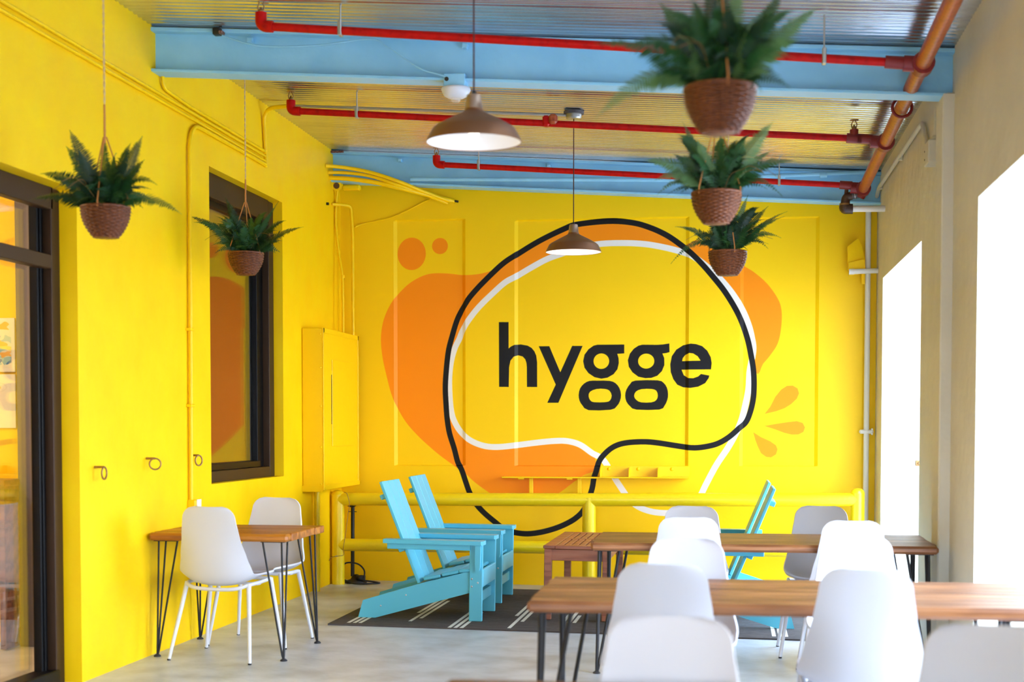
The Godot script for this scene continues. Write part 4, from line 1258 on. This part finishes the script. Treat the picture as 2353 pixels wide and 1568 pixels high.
func build_dining():
	dining_table("square honey brown plank table with hairpin legs against left wall", 0.015, 0.895, 3.80, 4.62, 0.762, 8, "honey", 0.0062)
	dining_table("long brown plank dining table farthest from camera, before the turquoise chairs", 2.725, 4.70, 3.74, 4.64, 0.736, 8, "teak", 0.0085)
	dining_table("long brown plank dining table in the middle of the right row", 2.748, 4.735, 6.58, 7.53, 0.736, 8, "teak", 0.0095)
	dining_table("long brown plank dining table nearest the camera, mostly below the frame", 2.785, 4.735, 9.32, 10.27, 0.736, 8, "teak", 0.0095)
	var tilt := -atan(SLOPE)
	var first := shell_chair()
	first.position = Vector3(0.467, floor_y(0.467), 4.487)
	first.rotation = Vector3(0, PI - 0.11, 0)
	var seats := [
		[0.483, 3.87, -0.07, "white shell chair at left table, tucked behind it facing the camera"],
		[3.277, 3.87, 0.0, "white shell chair behind the far long table, left of two facing camera"],
		[4.117, 3.53, 0.0, "white shell chair behind the far long table, right of two, beside guard rail post"],
		[3.288, 4.465, PI, "white shell chair with its back to camera at far table, left one"],
		[4.205, 4.46, PI, "white shell chair with its back to camera at far table, right one"],
		[3.324, 6.62, 0.0, "white shell chair behind the middle long table, left of two facing camera"],
		[4.128, 6.17, 0.0, "white shell chair behind the middle long table, right of two facing camera"],
		[3.271, 7.36, PI, "white shell chair in front of middle table, left, its back to camera"],
		[4.022, 7.35, PI, "white shell chair in front of middle table, right, its large back fully seen"],
		[3.360, 9.44, 0.0, "blurred white shell chair at the nearest table, left, cut by frame bottom"],
		[4.207, 9.41, 0.0, "blurred white shell chair at the nearest table, in the lower right corner"],
	]
	for s in seats:
		copy_of(first, "dining_chair", s[3], Vector3(s[0], floor_y(s[0]), s[1]), s[2])
	for c in get_children():
		if str(c.name).begins_with("dining_chair"): c.transform.basis = Basis(Vector3(0, 0, 1), tilt) * c.transform.basis

# ---------------------------------------------------------------- pendant lamps
func pendant(at: Vector3, label: String, energy: float):
	var t := thing("pendant_lamp", label, "lamp", at, 0.0, "brown pendant lamps")
	var outer := [Vector2(0.205, 0.0), Vector2(0.198, 0.018), Vector2(0.180, 0.052), Vector2(0.166, 0.064), Vector2(0.12, 0.090), Vector2(0.055, 0.123), Vector2(0.042, 0.132), Vector2(0.038, 0.142)]
	part(t, "shade", lathed(outer, 48), mat.shade_out)
	var inner := [Vector2(0.036, 0.138), Vector2(0.040, 0.129), Vector2(0.053, 0.119), Vector2(0.118, 0.086), Vector2(0.163, 0.061), Vector2(0.176, 0.050), Vector2(0.194, 0.017), Vector2(0.202, 0.0)]
	part(t, "shade_lining", lathed(inner, 48), mat.shade_in, "white enamel lining")
	var ring := []
	for k in 49: ring.append(Vector3(cos(TAU * k / 48), 0, sin(TAU * k / 48)) * 0.2035)
	part(t, "rim", tubed(ring, 0.0022, 6), mat.shade_out)
	part(t, "cap", lathed([Vector2(0.0385, 0.140), Vector2(0.031, 0.197), Vector2(0.028, 0.201), Vector2(0.010, 0.203), Vector2(0, 0.203)], 28), mat.shade_cap, "brushed metal neck")
	part(t, "cord_grip", lathed([Vector2(0.010, 0.200), Vector2(0.010, 0.214), Vector2(0.005, 0.220), Vector2(0, 0.221)], 12), mat.black)
	part(t, "cord", tubed([Vector3(0, 0.21, 0), Vector3(0, roof_y(at.x) - at.y - 0.02, 0)], 0.004, 6), plain(c8(70, 22, 18), 0.6))
	var glow := plain(c8(255, 246, 230), 0.4)
	glow.emission_enabled = true
	glow.emission = c8(255, 240, 216)
	glow.emission_energy_multiplier = 0.6
	part(t, "bulb", lathed([Vector2(0, 0.025), Vector2(0.02, 0.03), Vector2(0.03, 0.05), Vector2(0.028, 0.07), Vector2(0.014, 0.10), Vector2(0.013, 0.125), Vector2(0, 0.125)], 20), glow)
	var ol := OmniLight3D.new()
	ol.name = "bulb_light"
	ol.light_color = c8(255, 240, 216)
	ol.light_energy = energy
	ol.light_size = 0.025
	ol.omni_range = 14.0
	ol.omni_attenuation = 2.0
	ol.shadow_enabled = true
	t.add_child(ol)
	ol.position = Vector3(0, 0.055, 0)

func build_lamps():
	pendant(Vector3(2.434, 2.637, 6.90), "larger seeming brown dome pendant lamp nearer the camera, before the near blue beam", 0.003)
	pendant(Vector3(2.387, 2.690, 2.36), "brown dome pendant lamp farther away, hanging before the mural", 0.012)

# ---------------------------------------------------------------- ferns in wicker baskets
func frond(base: Vector3, ctrl: Vector3, tip: Vector3, half: float, lean: Vector3) -> SurfaceTool:
	var st := begin()
	smooth(st)
	var n := int(clampf(base.distance_to(tip) / 0.0085, 16, 44))
	var prev := base
	for i in range(1, n + 1):
		var t := float(i) / n
		var p := base.lerp(ctrl, t).lerp(ctrl.lerp(tip, t), t)
		var d := (p - prev).normalized()
		var side := d.cross(lean).normalized()
		var up := side.cross(d).normalized()
		flat(st)
		quad(st, prev - side * 0.0012, prev + side * 0.0012, p + side * 0.0012, p - side * 0.0012)
		var s := half * 1.7 * (smoothstep(0.0, 0.28, t) * 0.8 + 0.2) * (1.0 - pow(t, 1.9)) * 1.05
		if t > 0.10:
			for sg in [-1.0, 1.0]:
				var l: float = s * rng.randf_range(0.86, 1.1)
				var dir: Vector3 = (side * sg + d * 0.34 - up * rng.randf_range(0.05, 0.35)).normalized()
				var e := p + dir * l
				var wide := d * minf(0.0054, l * 0.3)
				var mid := p + dir * l * 0.5 + up * 0.001
				if sg > 0:
					quad(st, p - wide * 0.5, e, mid + wide, p + wide * 0.8)
					tri(st, p - wide * 0.5, mid - wide * 0.55, e)
				else:
					quad(st, p - wide * 0.5, p + wide * 0.8, mid + wide, e)
					tri(st, p - wide * 0.5, e, mid - wide * 0.55)
		prev = p
	return st

func basket_radius(y: float) -> float:      # y from 0 at the rim down to -0.143
	var t := clampf(-y / 0.143, 0.0, 1.0)
	return lerpf(0.1115, 0.053, pow(t, 1.95)) + 0.003 * sin(t * PI)

func basket_mesh() -> SurfaceTool:
	var st := begin()
	var prof := [Vector2(0, -0.142)]
	for k in 12:
		var y := -0.141 + 0.141 * k / 11.0
		prof.append(Vector2(basket_radius(y) - 0.004, y))
	for k in 4: prof.append(Vector2(basket_radius(-0.03 * k) - 0.008, -0.03 * k))
	prof.append(Vector2(0, -0.09))
	lathe(st, prof, 32)
	var rows := 18
	var stakes := 25
	for r in rows:
		var y := -0.138 + 0.134 * r / (rows - 1)
		var pts := []
		var seg := stakes * 3
		for k in seg + 1:
			var a := TAU * k / seg
			var inout := 0.0042 * cos(PI * (float(k) / 3.0 + r))
			pts.append(Vector3(cos(a), 0, sin(a)) * (basket_radius(y) + inout - 0.002) + Vector3(0, y, 0))
		tube(st, pts, 0.0043, 6, false)
	return st

func hanging_fern(label: String, at: Vector3, pxm: float, keys: Array, extra: int, seed_: int, pale: int):
	rng.seed = seed_
	var t := thing("hanging_fern", label, "plant", at, rng.randf_range(-0.2, 0.2) * 0.0, "ferns in hanging wicker baskets")
	var bk := part(t, "basket", shared_basket(), mat.wicker, "brown woven wicker basket")
	bk.rotation.y = seed_ * 0.7
	var ring := []
	for k in 33: ring.append(Vector3(cos(TAU * k / 32), 0, sin(TAU * k / 32)) * 0.111)
	part(bk, "rim", tubed(ring, 0.0062, 8), mat.wicker)
	part(t, "soil", lathed([Vector2(0.102, -0.02), Vector2(0.05, -0.012), Vector2(0, -0.01)], 20), mat.soil)
	# hanger: three strands to a strap, then a twisted cord to the roof
	var top := roof_y(at.x) - at.y
	for k in 3:
		var a := TAU * k / 3.0 + 0.5 + seed_ * 0.3
		var foot := Vector3(cos(a), 0, sin(a)) * 0.113
		part(t, "hanger_strand", tubed([foot + Vector3(0, -0.015, 0), foot + Vector3(0, 0.02, 0), Vector3(cos(a), 0, sin(a)) * 0.008 + Vector3(0, 0.33, 0)], 0.0032, 6), mat.strap)
	part(t, "strap", tubed([Vector3(0, 0.30, 0), Vector3(0, 0.48, 0)], 0.0055, 8), mat.strap)
	var cord := begin()
	for s in 2:
		var pts := []
		var turns := int((top - 0.47) / 0.012)
		for k in turns + 1:
			var a := k * PI / 3 + s * PI
			pts.append(Vector3(cos(a) * 0.0026, lerpf(0.47, top, float(k) / turns), sin(a) * 0.0026))
		tube(cord, pts, 0.0028, 5)
	part(t, "cord", cord, mat.cord)
	for q in keys:
		var tip := Vector3(q[0] / pxm, q[1] / pxm, q[3]) * Vector3(1.08, 1.06, 1.0)
		var ctrl := Vector3(tip.x * 0.45, tip.y * 0.5 + q[2] / pxm, tip.z * 0.45)
		var lean := Vector3(0, rng.randf_range(0.5, 1.0), rng.randf_range(0.45, 1.0)) if tip.y < tip.length() * 0.75 else Vector3(rng.randf_range(-0.4, 0.4), 0.2, 1.0)
		add_frond(t, tip, ctrl, q[4] if q.size() > 4 else 0.036, lean, pale, q[5] if q.size() > 5 else -1)
	for k in extra * 3:
		var a := rng.randf() * TAU
		var r := rng.randf_range(0.10, 0.25)
		var h := rng.randf_range(-0.02, 0.27)
		var tip := Vector3(cos(a) * r, h, sin(a) * r)
		var ctrl := Vector3(tip.x * 0.4, h * 0.6 + 0.09, tip.z * 0.4)
		add_frond(t, tip, ctrl, rng.randf_range(0.024, 0.040), Vector3(rng.randf_range(-0.5, 0.5), rng.randf_range(0.2, 1.0), rng.randf_range(0.2, 1.0)), 0)
	for k in 4:      # dry wiry runners
		var a := rng.randf() * TAU
		var p := Vector3(cos(a) * 0.05, 0.02, sin(a) * 0.05)
		var pts := [p]
		for i in 4:
			p += Vector3(cos(a) * 0.055, 0.06 - 0.03 * i, sin(a) * 0.05) + Vector3(rng.randf_range(-1, 1), rng.randf_range(-1, 1), 0) * 0.018
			pts.append(p)
		part(t, "runner_stem", tubed(catmull3(pts, 4), 0.0011, 4), mat.dry)

func add_frond(t: Node3D, tip: Vector3, ctrl: Vector3, half: float, lean: Vector3, pale: int, fixed := -1):
	var base := Vector3(tip.x, 0, tip.z).limit_length(1.0) * 0.14 + Vector3(rng.randf_range(-0.02, 0.02), -0.012, rng.randf_range(-0.02, 0.02))
	var tone := rng.randi_range(0, 2)
	if pale > 0 and rng.randi() % 3 == 0: tone = 3
	if fixed >= 0: tone = fixed
	part(t, "frond", frond(base, ctrl, tip, half, lean.normalized()), mat["fern_%d" % tone])

var basket_shared: ArrayMesh
func shared_basket() -> ArrayMesh:
	if basket_shared == null: basket_shared = mesh_of(basket_mesh())
	return basket_shared

func build_ferns():
	hanging_fern("fern in a wicker basket hanging at far left, beside the shop door", Vector3(0.62, 2.443, 6.572), 489.0, [
		[-165, 18, 40, 0.03, 0.045], [-155, 80, 45, -0.04, 0.042], [-75, 168, 0, 0.02, 0.05], [-100, 140, 10, -0.06, 0.045], [-18, 165, 0, -0.08, 0.034], [88, 150, -5, 0.02, 0.045], [52, 140, 20, -0.03], [125, 42, 75, 0.05, 0.03], [180, -22, 62, 0.06, 0.042, 2],
		[-110, 60, 40, 0.10], [100, 90, 20, 0.08], [-40, 120, 0, 0.10, 0.045], [30, 95, 10, 0.12, 0.04], [-120, 20, 30, 0.08], [70, 110, 10, -0.1]], 16, 101, 0)
	hanging_fern("fern in a wicker basket hanging in front of the bronze framed window", Vector3(0.389, 2.546, 3.841), 351.0, [
		[-127, 82, 30, 0.03], [-108, 66, 42, 0.06], [-45, 122, 5, 0.0, 0.04], [-25, 85, 5, 0.08, 0.05], [28, 72, 12, 0.13, 0.055], [132, 52, 20, 0.05, 0.04], [70, 112, 0, -0.03, 0.02], [62, 96, 0, 0.0, 0.02], [95, 66, 30, 0.06, 0.045],
		[88, 22, 20, 0.08, 0.045], [-75, 70, 30, -0.1], [20, 90, 10, -0.1]], 14, 202, 0)
	hanging_fern("large fern in the basket nearest the camera, top right", Vector3(3.492, 2.488, 8.435), 724.0, [
		[-268, 100, 80, 0.03, 0.055, 2], [-130, 190, 20, 0.0, 0.04], [-262, -66, 140, 0.06, 0.062, 3], [5, 235, 0, 0.0, 0.04], [-25, 220, 0, 0.06, 0.045], [40, 240, 0, -0.05, 0.045], [132, 205, 0, 0.0, 0.042], [205, 160, 20, 0.04, 0.055, 3], [95, 140, 20, 0.1, 0.045],
		[-60, 160, 10, 0.10, 0.045], [70, 120, 20, 0.16, 0.045], [-190, 80, 110, 0.10, 0.055, 2], [-90, 95, 50, 0.14, 0.05], [20, 150, 0, 0.16, 0.05], [170, 105, 60, -0.05, 0.045], [-100, 120, 60, -0.1, 0.045]], 18, 303, 1)
	hanging_fern("fern in the middle basket of the three at right, under the nearest", Vector3(3.461, 2.492, 6.277), 498.0, [
		[-155, 72, 45, 0.03, 0.05, 3], [-72, 155, 0, 0.0, 0.03], [-125, -5, 75, 0.05, 0.034], [-130, 24, 60, 0.08, 0.05, 3], [118, 148, 5, 0.02, 0.05, 3], [165, 62, 50, 0.03, 0.05, 2], [138, -15, 85, 0.06, 0.03], [62, 108, 10, 0.12, 0.04], [-40, 108, 10, 0.10, 0.035], [22, 118, 0, -0.05], [98, 40, 60, 0.12, 0.05, 2], [-95, 95, 20, -0.08], [120, 95, 20, -0.06, 0.04]], 16, 404, 1)
	hanging_fern("fern in the far basket of the three at right, before the mural", Vector3(3.510, 2.462, 4.182), 382.0, [
		[-120, -25, 80, 0.03, 0.034], [-112, 55, 30, 0.03, 0.028], [-70, 20, 60, 0.06, 0.03], [42, 122, 0, 0.0, 0.03], [125, 85, 20, 0.0, 0.022], [118, 72, 22, 0.04, 0.026], [84, 2, 60, 0.08, 0.034], [112, 28, 50, 0.0, 0.03], [12, 70, 10, 0.10, 0.045], [58, 58, 25, 0.10, 0.045], [-30, 60, 20, 0.06, 0.035], [85, 100, 5, -0.06, 0.03]], 12, 505, 0)
